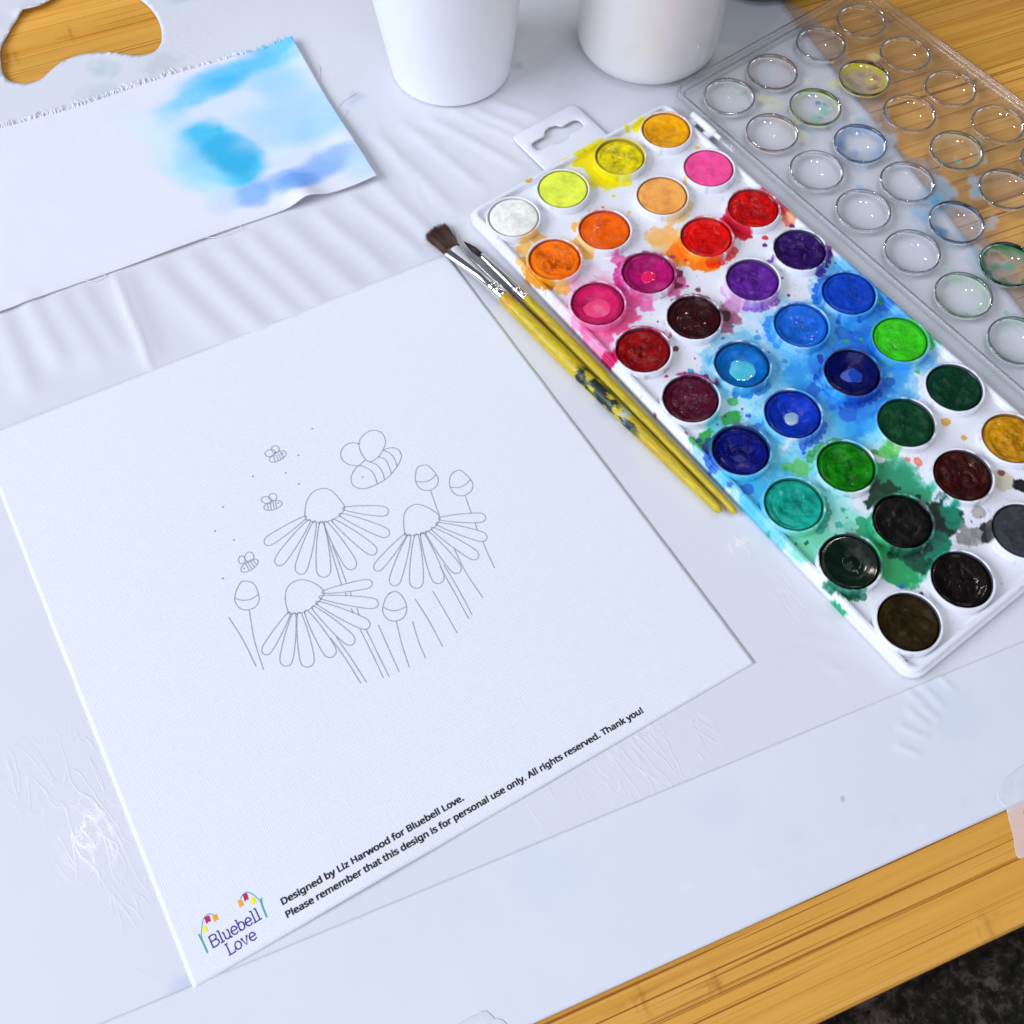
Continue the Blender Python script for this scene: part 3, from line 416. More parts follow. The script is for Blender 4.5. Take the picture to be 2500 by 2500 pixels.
STAINS=[(50,12.24,6,(225,212,0,),0.97,),(57.65,15.67,4.5,(225,212,0,),0.97,),(44.35,10.02,3,(225,212,0,),0.97,),(47.14,-2.28,6,(225,212,0,),0.97,),(47.04,-5.99,4.5,(225,212,0,),0.97,),(49.15,3.85,6,(225,212,0,),0.97,),(74.44,13.05,1.2,(225,212,0,),0.97,),(39.2,15.8,1.4,(225,212,0,),0.97,),(93.33,19.25,2,(205,150,10,),0.95,),(18.58,14.44,1.5,(205,150,10,),0.95,),(79.47,10.61,2.5,(245,225,30,),0.8,),(82.82,12.81,2,(245,225,30,),0.8,),(-4.66,-14.54,3.5,(240,175,90,),0.75,),(-10.26,-20.77,3,(240,175,90,),0.75,),(2.83,-14.29,3,(240,175,90,),0.75,),(20.96,-19.55,3,(240,175,90,),0.75,),(14.22,-26.33,3.5,(240,175,90,),0.75,),(14.51,-32.38,3,(240,175,90,),0.75,),(-5.9,-42.11,3,(240,175,90,),0.75,),(-11.11,-33.74,2.6,(205,130,20,),0.95,),(-10.03,-37.01,2.2,(205,130,20,),0.95,),(-11.78,-28.74,2.4,(205,130,20,),0.95,),(45.46,-45,5,(245,175,100,),0.75,),(45.34,-49.62,6,(245,175,100,),0.75,),(50.81,-45.46,4,(245,175,100,),0.75,),(46.3,-58.47,4.5,(240,120,10,),0.95,),(47.91,-64.28,3.6,(240,120,10,),0.95,),(50.87,-67.42,3.2,(240,120,10,),0.95,),(53.62,-69.71,2.2,(240,120,10,),0.95,),(46.38,-55.06,4,(240,120,10,),0.95,),(75.09,-57.67,4.5,(190,15,45,),0.85,),(74.92,-61.13,4,(190,15,45,),0.85,),(76.51,-53.92,3,(190,15,45,),0.85,),(75.07,-64.21,3,(190,15,45,),0.85,),(103.37,-65.77,2.2,(230,120,80,),0.75,),(96.4,-70.11,3,(230,120,80,),0.75,),(98.42,-66.18,1.6,(230,120,80,),0.75,),(2.13,-55.86,15.5,(240,150,195,),0.55,),(-9.88,-65.27,4,(225,70,140,),0.8,),(-6.51,-69.92,4.5,(225,70,140,),0.8,),(0.65,-72.08,4,(225,70,140,),0.8,),(8.38,-69.26,4,(225,70,140,),0.8,),(13.4,-65.39,3,(225,70,140,),0.8,),(-11.88,-73.29,6.5,(235,130,190,),0.7,),(-9.82,-68.51,4,(235,130,190,),0.7,),(-11.81,-76.48,4,(235,130,190,),0.7,),(-12.78,-80.94,3.5,(235,130,190,),0.7,),(-11.09,-60.09,3,(235,130,190,),0.7,),(-12.52,-80.62,2.6,(185,0,80,),0.95,),(-12.73,-83.04,2,(185,0,80,),0.95,),(23.16,-44.62,3,(215,90,160,),0.7,),(16.8,-53.5,3.5,(215,90,160,),0.7,),(35.61,-67.56,3,(215,90,160,),0.7,),(32.12,-69.44,4,(215,90,160,),0.7,),(14.53,-61.83,3,(215,90,160,),0.7,),(15.09,-64.45,3,(215,90,160,),0.7,),(17.91,-67.66,4.5,(215,90,160,),0.7,),(38.28,-63.92,2,(120,0,60,),0.9,),(33.86,-68.5,2.2,(120,0,60,),0.9,),(39.68,-93.75,4.5,(150,90,130,),0.7,),(44.31,-90.69,4,(150,90,130,),0.7,),(36.24,-96.55,3.5,(150,90,130,),0.7,),(41.89,-96.48,3,(150,90,130,),0.7,),(39.43,-92.48,2.4,(60,5,35,),0.95,),(48.84,-92.98,5,(205,160,215,),0.55,),(46.65,-89.15,3.5,(205,160,215,),0.55,),(49.69,-83.69,3.5,(205,160,215,),0.55,),(45,-131,11,(40,150,230,),0.9,),(73,-131,11,(25,130,220,),0.95,),(60,-131,14,(45,150,232,),0.9,),(45,-146,12,(50,158,236,),0.9,),(45,-160,12,(35,148,232,),0.95,),(58,-160,12,(40,152,234,),0.95,),(73,-146,11,(40,145,230,),0.9,),(72,-158,9,(55,155,234,),0.8,),(45,-118,8,(110,190,242,),0.7,),(43,-106,8,(150,208,245,),0.55,),(49,-99,5,(160,214,245,),0.5,),(73,-118,8,(75,170,238,),0.8,),(36,-158,8,(90,185,240,),0.8,),(62,-167,6,(45,150,228,),0.9,),(52,-170,6,(90,180,238,),0.7,),(59.3,-145,15.5,(20,105,215,),0.9,),(59.3,-128,7,(25,120,215,),0.8,),(90,-98,8,(95,185,246,),0.8,),(97,-108,9,(80,175,242,),0.9,),(96,-122,9,(45,155,234,),0.95,),(88,-131,10,(25,130,224,),0.95,),(97,-136,8,(75,168,240,),0.85,),(100,-148,6,(80,170,240,),0.75,),(88,-160,6,(90,170,238,),0.6,),(27,-131,10,(120,200,240,),0.7,),(15,-118,6,(170,220,242,),0.5,),(14,-131,10,(150,220,242,),0.6,),(27,-116,14.6,(70,168,228,),0.85,),(30,-103,5,(140,205,240,),0.6,),(13,-146,10,(85,198,230,),0.8,),(0,-145,15.2,(70,165,228,),0.85,),(10,-160,10,(75,192,232,),0.85,),(-6,-160,10,(50,175,228,),0.9,),(-10,-149,7,(65,182,232,),0.85,),(-10,-169,9,(70,182,230,),0.9,),(4,-162,9,(55,175,228,),0.85,),(14,-170,9,(115,208,232,),0.75,),(27,-160,8,(130,205,240,),0.7,),(-12,-179,6,(95,195,230,),0.8,),(-9,-187,6,(120,210,216,),0.7,),(0,-133,7,(90,205,222,),0.75,),(14,-180,9,(130,218,226,),0.65,),(10,-191,9,(130,216,206,),0.65,),(0,-190,7,(120,212,198,),0.7,),(16,-198,6,(150,222,208,),0.6,),(27,-145,14.6,(120,190,240,),0.75,),(86.4,-116,14.4,(85,165,238,),0.8,),(59.3,-116,14.6,(95,180,242,),0.8,),(45,-173,5,(150,215,240,),0.6,),(86.4,-145,15.2,(65,155,236,),0.85,),(41,-140,6,(35,135,224,),0.8,),(78,-136,6,(20,110,208,),0.8,),(70,-140,5,(20,105,205,),0.7,),(44,-141,3,(15,95,205,),0.6,),(72,-128,3,(15,95,205,),0.6,),(75,-141,3.6,(15,95,205,),0.6,),(70,-156,2.6,(15,95,205,),0.6,),(95,-128,3,(15,95,205,),0.6,),(46,-157,3,(15,95,205,),0.6,),(-8,-158,2.6,(15,95,205,),0.6,),(76,-133,2.5,(15,95,205,),0.6,),(8,-131,3.2,(40,160,70,),0.85,),(-5,-131,3,(40,160,70,),0.8,),(-8,-135,3,(40,160,70,),0.8,),(-11,-130,2,(40,160,70,),0.8,),(14,-126,2,(40,160,70,),0.5,),(13.81,-163.5,3.5,(90,190,90,),0.65,),(10.89,-160.29,2.5,(90,190,90,),0.65,),(47.84,-178.43,3,(90,190,90,),0.65,),(44.85,-178.31,2.5,(90,190,90,),0.65,),(41.01,-188.99,8,(40,150,115,),0.9,),(35.75,-188.14,7,(40,150,115,),0.9,),(42.04,-194.89,6,(40,150,115,),0.9,),(38.18,-183.79,5,(40,150,115,),0.9,),(41.94,-198.87,4,(40,150,115,),0.9,),(29.91,-188.88,4.5,(5,60,45,),0.9,),(35.13,-189.73,3,(5,60,45,),0.9,),(25.84,-190.88,3.5,(5,60,45,),0.9,),(42.21,-211.08,6,(2,45,40,),0.97,),(42.88,-207.61,4,(2,45,40,),0.97,),(38.11,-213.93,4.5,(2,45,40,),0.97,),(44.51,-211.81,4,(2,45,40,),0.97,),(45.73,-209.74,3.5,(15,130,105,),0.95,),(44.17,-213.54,3,(15,130,105,),0.95,),(34.06,-216.74,4,(15,130,105,),0.95,),(29.5,-218.16,3.6,(15,130,105,),0.95,),(25.84,-218.77,2.5,(15,130,105,),0.95,),(14.98,-213.99,7,(35,155,95,),0.92,),(13.87,-209.36,6,(35,155,95,),0.92,),(13.88,-217.89,5,(35,155,95,),0.92,),(14.42,-204.98,5,(35,155,95,),0.92,),(10.02,-216.88,3,(35,155,95,),0.92,),(21.1,-216.66,3.5,(10,80,60,),0.9,),(20.53,-219.08,2.5,(10,80,60,),0.9,),(13.85,-197.77,3,(40,160,120,),0.85,),(17.24,-196.39,3,(40,160,120,),0.85,),(16.68,-194,2,(40,160,120,),0.85,),(12.15,-192.59,2,(110,205,180,),0.75,),(-5.19,-189.38,6,(110,205,180,),0.75,),(-5.85,-184.04,5,(110,205,180,),0.75,),(-0.21,-189.23,5,(110,205,180,),0.75,),(-9.59,-189.94,4,(110,205,180,),0.75,),(-14.41,-212.49,1.8,(10,150,90,),0.95,),(-14.88,-214.87,1.8,(10,150,90,),0.95,),(-14.47,-210.63,1.4,(10,150,90,),0.95,),(-8.3,-210.64,3,(20,120,90,),0.7,),(-11.91,-206.1,2.5,(20,120,90,),0.7,),(44.83,-220.9,4,(130,130,135,),0.75,),(41.96,-220.7,3,(130,130,135,),0.75,),(48.23,-222.46,3,(130,130,135,),0.75,),(51.12,-222.66,2.4,(40,40,42,),0.9,),(49.3,-225.21,2,(40,40,42,),0.9,),(75.48,-218.84,2.6,(15,15,15,),0.97,),(54.23,-217.08,2.5,(150,150,150,),0.6,),(73.88,-182.31,1.8,(205,150,50,),0.7,),(74.31,-191.28,1,(205,150,50,),0.7,),(52.32,-188.09,1.6,(230,120,100,),0.7,),(50.02,-185.33,1,(230,120,100,),0.7,),(71.61,-212.87,4,(190,180,160,),0.6,),(49.91,-206.84,1.8,(0,80,50,),0.9,),(9.49,-220.68,0.8,(20,110,200,),0.9,),(40.6,14.2,0.85,(225,215,60,),0.46,),(36.3,12.4,0.45,(225,215,60,),0.51,),(39.3,-4.1,1.4,(225,215,60,),0.4,),(39.9,-1.3,1.4,(225,215,60,),0.4,),(39.9,1.5,1.4,(225,215,60,),0.4,),(39.2,4.2,1.4,(225,215,60,),0.4,),(38,6.8,1.4,(225,215,60,),0.4,),(36.3,9,1.4,(225,215,60,),0.4,),(44.5,-14.3,0.78,(225,212,0,),0.75,),(57,14.5,0.99,(225,212,0,),0.75,),(46.5,-1,1.4,(225,212,0,),0.4,),(47,-3.8,1.4,(225,212,0,),0.4,),(48.1,-6.4,1.4,(225,212,0,),0.4,),(49.8,-8.7,1.4,(225,212,0,),0.4,),(51.9,-10.6,1.4,(225,212,0,),0.4,),(54.4,-11.9,1.4,(225,212,0,),0.4,),(93,-14.8,1.14,(245,180,20,),0.54,),(71.1,-5.3,0.66,(245,180,20,),0.72,),(1.7,-10.3,1.05,(240,140,20,),0.51,),(-13.7,-26.1,0.46,(240,140,20,),0.85,),(-11.7,-23.5,1.4,(240,140,20,),0.4,),(-12.6,-26.2,1.4,(240,140,20,),0.4,),(-12.9,-29,1.4,(240,140,20,),0.4,),(-12.6,-31.8,1.4,(240,140,20,),0.4,),(-11.7,-34.5,1.4,(240,140,20,),0.4,),(-10.2,-36.9,1.4,(240,140,20,),0.4,),(36.3,-16.6,0.55,(240,110,10,),0.86,),(30,-14.8,0.55,(240,110,10,),0.61,),(43.5,-25.9,0.92,(245,180,100,),0.6,),(74.7,-27.4,1.15,(245,180,100,),0.66,),(54.7,-41,1.4,(245,180,100,),0.4,),(57.4,-41.8,1.4,(245,180,100,),0.4,),(60.2,-41.9,1.4,(245,180,100,),0.4,),(63,-41.4,1.4,(245,180,100,),0.4,),(65.6,-40.3,1.4,(245,180,100,),0.4,),(67.9,-38.6,1.4,(245,180,100,),0.4,),(13.9,-53,1.03,(215,60,150,),0.71,),(-5.7,-43.2,0.47,(215,60,150,),0.53,),(16.5,-55.4,0.75,(215,60,150,),0.51,),(-1.2,-76,0.45,(215,60,150,),0.72,),(10.2,-65.9,1.4,(215,60,150,),0.4,),(11.7,-63.4,1.4,(215,60,150,),0.4,),(12.6,-60.8,1.4,(215,60,150,),0.4,),(12.9,-57.9,1.4,(215,60,150,),0.4,),(12.6,-55.1,1.4,(215,60,150,),0.4,),(11.6,-52.4,1.4,(215,60,150,),0.4,),(42.2,-55.4,0.54,(190,20,110,),0.49,),(42.9,-56.2,0.95,(190,20,110,),0.67,),(37.4,-71.7,0.64,(190,20,110,),0.57,),(45.9,-60.6,0.66,(190,20,110,),0.65,),(22,-46.1,1.4,(190,20,110,),0.4,),(19.5,-47.5,1.4,(190,20,110,),0.4,),(17.4,-49.4,1.4,(190,20,110,),0.4,),(15.8,-51.7,1.4,(190,20,110,),0.4,),(14.7,-54.4,1.4,(190,20,110,),0.4,),(14.2,-57.1,1.4,(190,20,110,),0.4,),(59,-72.3,0.45,(215,20,20,),0.63,),(60,-35.1,0.96,(215,20,20,),0.7,),(52.5,-69,1.4,(215,20,20,),0.4,),(55.1,-70.2,1.4,(215,20,20,),0.4,),(57.8,-70.8,1.4,(215,20,20,),0.4,),(60.7,-70.8,1.4,(215,20,20,),0.4,),(63.4,-70.2,1.4,(215,20,20,),0.4,),(66,-69,1.4,(215,20,20,),0.4,),(81.1,-71.9,1.1,(190,0,30,),0.52,),(76.7,-67.8,0.73,(190,0,30,),0.8,),(96.6,-65.9,1.4,(190,0,30,),0.4,),(98,-63.5,1.4,(190,0,30,),0.4,),(99,-60.8,1.4,(190,0,30,),0.4,),(99.3,-58,1.4,(190,0,30,),0.4,),(99,-55.2,1.4,(190,0,30,),0.4,),(98.1,-52.5,1.4,(190,0,30,),0.4,),(0.8,-100.9,0.67,(170,0,60,),0.52,),(13.8,-87.1,0.58,(170,0,60,),0.61,),(21.7,-78.3,0.88,(170,0,60,),0.52,),(-19.4,-86.8,0.86,(170,0,60,),0.55,),(12.5,-83.9,1.4,(170,0,60,),0.4,),(11.5,-81.2,1.4,(170,0,60,),0.4,),(10,-78.9,1.4,(170,0,60,),0.4,),(8,-76.9,1.4,(170,0,60,),0.4,),(5.6,-75.4,1.4,(170,0,60,),0.4,),(2.9,-74.4,1.4,(170,0,60,),0.4,),(39.7,-75.8,0.88,(90,20,40,),0.6,),(15.7,-101.3,0.5,(90,20,40,),0.59,),(15.6,-78.2,0.49,(90,20,40,),0.49,),(12.5,-92.9,1.08,(90,20,40,),0.77,),(38.8,-81.7,1.4,(90,20,40,),0.4,),(37.4,-79.3,1.4,(90,20,40,),0.4,),(35.5,-77.2,1.4,(90,20,40,),0.4,),(33.1,-75.6,1.4,(90,20,40,),0.4,),(30.5,-74.6,1.4,(90,20,40,),0.4,),(27.7,-74.1,1.4,(90,20,40,),0.4,),(65.5,-103.8,0.51,(120,50,170,),0.66,),(73.9,-82.4,0.94,(120,50,170,),0.81,),(60.3,-101,0.99,(120,50,170,),0.56,),(68.4,-76.4,0.77,(120,50,170,),0.58,),(49.2,-95,1.4,(120,50,170,),0.4,),(51.2,-97,1.4,(120,50,170,),0.4,),(53.5,-98.5,1.4,(120,50,170,),0.4,),(56.2,-99.5,1.4,(120,50,170,),0.4,),(59,-99.9,1.4,(120,50,170,),0.4,),(61.8,-99.7,1.4,(120,50,170,),0.4,),(68.1,-100.7,0.87,(70,20,120,),0.61,),(84.8,-103.8,1,(70,20,120,),0.64,),(71.7,-92.1,0.79,(70,20,120,),0.57,),(99.9,-88.8,0.81,(70,20,120,),0.46,),(95.3,-73.9,0.99,(70,20,120,),0.74,),(97.2,-94.7,0.62,(70,20,120,),0.74,),(78.5,-74.6,1.06,(70,20,120,),0.76,),(85.9,-99.9,1.4,(70,20,120,),0.6,),(88.8,-99.7,1.4,(70,20,120,),0.6,),(91.5,-98.8,1.4,(70,20,120,),0.6,),(93.9,-97.5,1.4,(70,20,120,),0.6,),(96,-95.5,1.4,(70,20,120,),0.6,),(97.7,-93.2,1.4,(70,20,120,),0.6,),(-15.5,-122.1,0.74,(120,20,70,),0.7,),(13.2,-110.5,1.01,(120,20,70,),0.77,),(6.3,-134.3,1.06,(120,20,70,),0.5,),(14.6,-130.5,0.47,(120,20,70,),0.73,),(-14.9,-111.7,1.04,(120,20,70,),0.51,),(-11.2,-126.1,0.8,(120,20,70,),0.67,),(9.1,-105.8,1.05,(120,20,70,),0.53,),(12.9,-115.1,1.4,(120,20,70,),0.6,),(12.4,-112.3,1.4,(120,20,70,),0.6,),(11.2,-109.7,1.4,(120,20,70,),0.6,),(9.6,-107.4,1.4,(120,20,70,),0.6,),(7.5,-105.5,1.4,(120,20,70,),0.6,),(5,-104.1,1.4,(120,20,70,),0.6,),(43,-108.8,1.13,(20,120,210,),0.47,),(41.6,-116.8,0.49,(20,120,210,),0.64,),(31.4,-100.3,0.81,(20,120,210,),0.58,),(26.2,-91.6,0.97,(20,120,210,),0.65,),(10.3,-104.7,1.13,(20,120,210,),0.49,),(38.5,-98.2,0.78,(20,120,210,),0.48,),(48.1,-108.6,0.69,(20,120,210,),0.78,),(17.1,-124.2,1.4,(20,120,210,),0.6,),(19.1,-126.2,1.4,(20,120,210,),0.6,),(21.5,-127.7,1.4,(20,120,210,),0.6,),(24.2,-128.6,1.4,(20,120,210,),0.6,),(27,-128.9,1.4,(20,120,210,),0.6,),(29.9,-128.6,1.4,(20,120,210,),0.6,),(74.7,-113.1,0.74,(40,130,225,),0.84,),(76.7,-126.3,1.07,(40,130,225,),0.87,),(44.6,-106.2,0.67,(40,130,225,),0.52,),(43.8,-124,0.9,(40,130,225,),0.81,),(73.6,-124.4,0.49,(40,130,225,),0.86,),(75.2,-132.8,0.85,(40,130,225,),0.75,),(49.1,-105.5,0.62,(40,130,225,),0.77,),(53.5,-104.5,1.4,(40,130,225,),0.6,),(51.1,-106.1,1.4,(40,130,225,),0.6,),(49.1,-108.1,1.4,(40,130,225,),0.6,),(47.7,-110.5,1.4,(40,130,225,),0.6,),(46.8,-113.2,1.4,(40,130,225,),0.6,),(46.4,-116,1.4,(40,130,225,),0.6,),(81.8,-128,0.74,(20,90,205,),0.89,),(95.8,-99.9,0.52,(20,90,205,),0.87,),(70.2,-114.8,0.53,(20,90,205,),0.72,),(75.9,-108.3,0.42,(20,90,205,),0.63,),(74.6,-122.8,1.08,(20,90,205,),0.86,),(101.4,-122.4,0.76,(20,90,205,),0.69,),(74.8,-107.3,0.43,(20,90,205,),0.81,),(86.7,-103.1,1.4,(20,90,205,),0.6,),(83.9,-103.3,1.4,(20,90,205,),0.6,),(81.2,-104.2,1.4,(20,90,205,),0.6,),(78.7,-105.6,1.4,(20,90,205,),0.6,),(76.6,-107.5,1.4,(20,90,205,),0.6,),(75,-109.9,1.4,(20,90,205,),0.6,),(20.3,-141.2,0.94,(20,60,180,),0.65,),(-9.1,-134.5,0.52,(20,60,180,),0.46,),(-12.4,-153.1,1.05,(20,60,180,),0.64,),(3.2,-159,0.42,(20,60,180,),0.72,),(2.2,-130.1,0.5,(20,60,180,),0.62,),(-8.5,-131.1,1.07,(20,60,180,),0.61,),(7,-129.1,0.4,(20,60,180,),0.62,),(-5.3,-133.2,1.4,(20,60,180,),0.6,),(-7.7,-134.7,1.4,(20,60,180,),0.6,),(-9.8,-136.6,1.4,(20,60,180,),0.6,),(-11.4,-138.9,1.4,(20,60,180,),0.6,),(-12.4,-141.6,1.4,(20,60,180,),0.6,),(-12.9,-144.4,1.4,(20,60,180,),0.6,),(14.4,-134.2,0.82,(30,90,215,),0.73,),(27,-164.2,0.67,(30,90,215,),0.75,),(12.2,-139.3,1.07,(30,90,215,),0.79,),(43.2,-151.1,1.09,(30,90,215,),0.51,),(46.2,-143.1,0.71,(30,90,215,),0.76,),(14.3,-139.8,0.97,(30,90,215,),0.48,),(20.1,-159.4,0.59,(30,90,215,),0.78,),(21.8,-156.8,1.4,(30,90,215,),0.6,),(24.5,-157.6,1.4,(30,90,215,),0.6,),(27.3,-157.9,1.4,(30,90,215,),0.6,),(30.1,-157.5,1.4,(30,90,215,),0.6,),(32.8,-156.6,1.4,(30,90,215,),0.6,),(35.1,-155,1.4,(30,90,215,),0.6,),(47.9,-137.2,1.02,(10,60,170,),0.57,),(84,-140.1,0.42,(10,60,170,),0.81,),(75.2,-129.7,0.56,(10,60,170,),0.59,),(45.9,-153,0.68,(10,60,170,),0.5,),(48.7,-136.1,0.57,(10,60,170,),0.86,),(56.5,-130.7,0.91,(10,60,170,),0.85,),(55.7,-132.7,0.94,(10,60,170,),0.81,),(49.6,-153.5,1.4,(10,60,170,),0.6,),(51.7,-155.4,1.4,(10,60,170,),0.6,),(54.1,-156.8,1.4,(10,60,170,),0.6,),(56.8,-157.7,1.4,(10,60,170,),0.6,),(59.7,-157.9,1.4,(10,60,170,),0.6,),(62.5,-157.5,1.4,(10,60,170,),0.6,),(95.7,-125.6,0.97,(60,190,60,),0.77,),(98.8,-154.5,0.72,(60,190,60,),0.51,),(98.6,-155.1,0.83,(60,190,60,),0.76,),(70.8,-131.3,0.83,(60,190,60,),0.67,),(82.6,-159.5,1.04,(60,190,60,),0.62,),(76.2,-134.5,0.7,(60,190,60,),0.81,),(99.3,-136.5,0.79,(60,190,60,),0.81,),(95.6,-154,1.4,(60,190,60,),0.6,),(97.4,-151.7,1.4,(60,190,60,),0.6,),(98.6,-149.2,1.4,(60,190,60,),0.6,),(99.2,-146.4,1.4,(60,190,60,),0.6,),(99.2,-143.6,1.4,(60,190,60,),0.6,),(98.6,-140.8,1.4,(60,190,60,),0.6,),(9.5,-160.4,0.87,(20,150,130,),0.52,),(8.9,-189.4,1.12,(20,150,130,),0.53,),(-14.7,-176.3,0.88,(20,150,130,),0.72,),(-20.2,-175.6,0.78,(20,150,130,),0.62,),(14.6,-185.9,0.76,(20,150,130,),0.57,),(-0.5,-152.9,0.64,(20,150,130,),0.84,),(-18.1,-186.3,0.52,(20,150,130,),0.87,),(1.8,-186.8,1.4,(20,150,130,),0.6,),(4.6,-186.1,1.4,(20,150,130,),0.6,),(7.1,-184.8,1.4,(20,150,130,),0.6,),(9.3,-183,1.4,(20,150,130,),0.6,),(11,-180.7,1.4,(20,150,130,),0.6,),(12.2,-178.2,1.4,(20,150,130,),0.6,),(9.5,-182,0.94,(30,140,50,),0.65,),(13.5,-189.2,0.42,(30,140,50,),0.75,),(12.3,-171.6,0.6,(30,140,50,),0.82,),(42.1,-175.3,1.12,(30,140,50,),0.52,),(33.6,-162.9,1.4,(30,140,50,),0.4,),(31,-161.7,1.4,(30,140,50,),0.4,),(28.2,-161.2,1.4,(30,140,50,),0.4,),(25.4,-161.2,1.4,(30,140,50,),0.4,),(22.7,-161.9,1.4,(30,140,50,),0.4,),(20.1,-163.1,1.4,(30,140,50,),0.4,),(61.8,-156,0.49,(10,100,60,),0.52,),(74.9,-172.2,0.67,(10,100,60,),0.73,),(62.6,-167,1,(10,90,60,),0.62,),(61.6,-179.6,0.61,(10,90,60,),0.55,),(-5.8,-187.9,0.83,(10,70,50,),0.6,),(-9.1,-185.7,0.41,(10,70,50,),0.45,),(19.2,-195.8,0.88,(10,70,50,),0.78,),(17.1,-207.7,1.09,(10,70,50,),0.56,),(-12.8,-204.5,1.4,(10,70,50,),0.4,),(-12.2,-207.3,1.4,(10,70,50,),0.4,),(-10.9,-209.8,1.4,(10,70,50,),0.4,),(-9.2,-212.1,1.4,(10,70,50,),0.4,),(-7,-213.8,1.4,(10,70,50,),0.4,),(-4.5,-215.1,1.4,(10,70,50,),0.4,),(21,-216.1,0.59,(5,40,35,),0.66,),(41,-198.9,1.14,(5,40,35,),0.86,),(15,-209.8,1.08,(5,40,35,),0.6,),(43.4,-205,0.52,(5,40,35,),0.69,),(16.3,-210.2,1.4,(5,40,35,),0.4,),(18.1,-212.3,1.4,(5,40,35,),0.4,),(20.4,-214,1.4,(5,40,35,),0.4,),(23,-215.2,1.4,(5,40,35,),0.4,),(25.7,-215.8,1.4,(5,40,35,),0.4,),(28.6,-215.8,1.4,(5,40,35,),0.4,),(53.4,-218.8,0.43,(110,50,30,),0.74,),(73.9,-210.8,1.13,(110,50,30,),0.68,),(91.6,-216.2,1.07,(190,140,30,),0.65,),(98.4,-214.7,0.87,(190,140,30,),0.83,),(83.3,-215.5,1.4,(190,140,30,),0.4,),(86.1,-215.9,1.4,(190,140,30,),0.4,),(88.9,-215.7,1.4,(190,140,30,),0.4,),(91.6,-214.8,1.4,(190,140,30,),0.4,),(94.1,-213.4,1.4,(190,140,30,),0.4,),(96.1,-211.4,1.4,(190,140,30,),0.4,),(-9.9,-241.3,0.48,(60,50,30,),0.7,),(17.4,-237.1,0.63,(60,50,30,),0.5,),(12.7,-227.2,0.75,(40,30,30,),0.73,),(25.2,-219.2,0.62,(40,30,30,),0.5,),(49.3,-218,0.52,(80,80,85,),0.57,),(75.6,-240.1,1.03,(80,80,85,),0.47,)]
LIDSTAINS=[(137.59,-9.35,4,(225,225,140,),0.5,),(141,-13.46,7,(225,225,140,),0.5,),(162.6,-13.9,4,(225,225,140,),0.5,),(170.13,-22.72,5,(225,225,140,),0.5,),(136.6,-27.07,6,(225,225,140,),0.5,),(136.46,-36.02,6,(225,225,140,),0.5,),(149.92,-37.06,5,(225,225,140,),0.5,),(163.58,-44.25,4,(225,225,140,),0.5,),(137.2,-7.81,1.6,(240,225,20,),0.8,),(171.39,-22.08,2,(240,225,20,),0.8,),(180.8,-10.6,2.5,(240,225,20,),0.8,),(199.89,-20.82,4,(240,225,20,),0.8,),(165.35,-48.61,7,(150,195,240,),0.6,),(153.49,-45.78,6,(150,195,240,),0.6,),(166.06,-61.18,5,(150,195,240,),0.6,),(147.3,-47.13,4,(150,195,240,),0.6,),(158.5,-67.33,5,(150,195,240,),0.6,),(145.23,-66.11,5,(150,195,240,),0.6,),(164.07,-94.49,6,(90,180,235,),0.7,),(154.88,-97.41,7,(90,180,235,),0.7,),(145.39,-104.06,7,(90,180,235,),0.7,),(156.42,-102.72,6,(90,180,235,),0.7,),(165.27,-102.41,4,(90,180,235,),0.7,),(178.27,-105.12,5,(90,180,235,),0.7,),(173.34,-108.44,4,(90,180,235,),0.7,),(134.6,-76.64,3,(90,180,235,),0.7,),(150.7,-120.15,6,(130,195,225,),0.6,),(163.17,-124.13,4,(130,195,225,),0.6,),(168.28,-123.91,3,(130,195,225,),0.6,),(148.46,-132.98,6,(130,195,225,),0.6,),(144.25,-138.88,6,(130,195,225,),0.6,),(166.47,-30.21,1.2,(40,100,170,),0.9,),(164.52,-33.42,1,(40,100,170,),0.9,),(159.92,-29.97,1.2,(40,100,170,),0.9,),(152.66,-33.01,1.3,(40,100,170,),0.9,),(198.03,-87.36,3,(70,180,120,),0.7,),(190.05,-96.78,3,(70,180,120,),0.7,),(130.59,-129.94,2.5,(70,180,120,),0.7,),(120.93,-151.47,2.2,(70,180,120,),0.7,),(133.51,-160.88,2,(70,180,120,),0.7,),(148.2,-146.94,3,(70,180,120,),0.7,),(101.36,-163.1,3,(0,130,100,),0.8,),(103.56,-160.06,2,(0,130,100,),0.8,),(126.94,-152.29,1,(0,130,100,),0.8,),(135.05,-19.81,2.5,(235,180,140,),0.5,),(163.63,1.46,3,(235,180,140,),0.5,),(163.82,-3.57,3,(235,180,140,),0.5,)]
CREASES=[[[-3.05,-252.13],[-2.93,-258.21]],[[-10.38,-250.96],[-10.12,-260.45]],[[-15.89,-256.15],[-14.68,-262.05]],[[-20.3,-254.11],[-19.28,-261.1]],[[-27.05,-256.13],[-22.69,-264.3]],[[-32.62,-260.15],[-29.07,-266.82]],[[-15.59,-249.63],[-14.9,-255.21]]]
SCRATCHES=[[[-32.12,-212.04],[-17.89,-227.1]],[[-32.1,-223.53],[-29.27,-229.13]],[[-30.82,-228.83],[-22.51,-236.33]],[[-31.37,-233.59],[-24.74,-238.53]],[[-20.57,-210.74],[-18.8,-215.69]],[[-26.12,-204.78],[-25.24,-206.8]],[[-21.8,-206.17],[-21.49,-207.31]]]
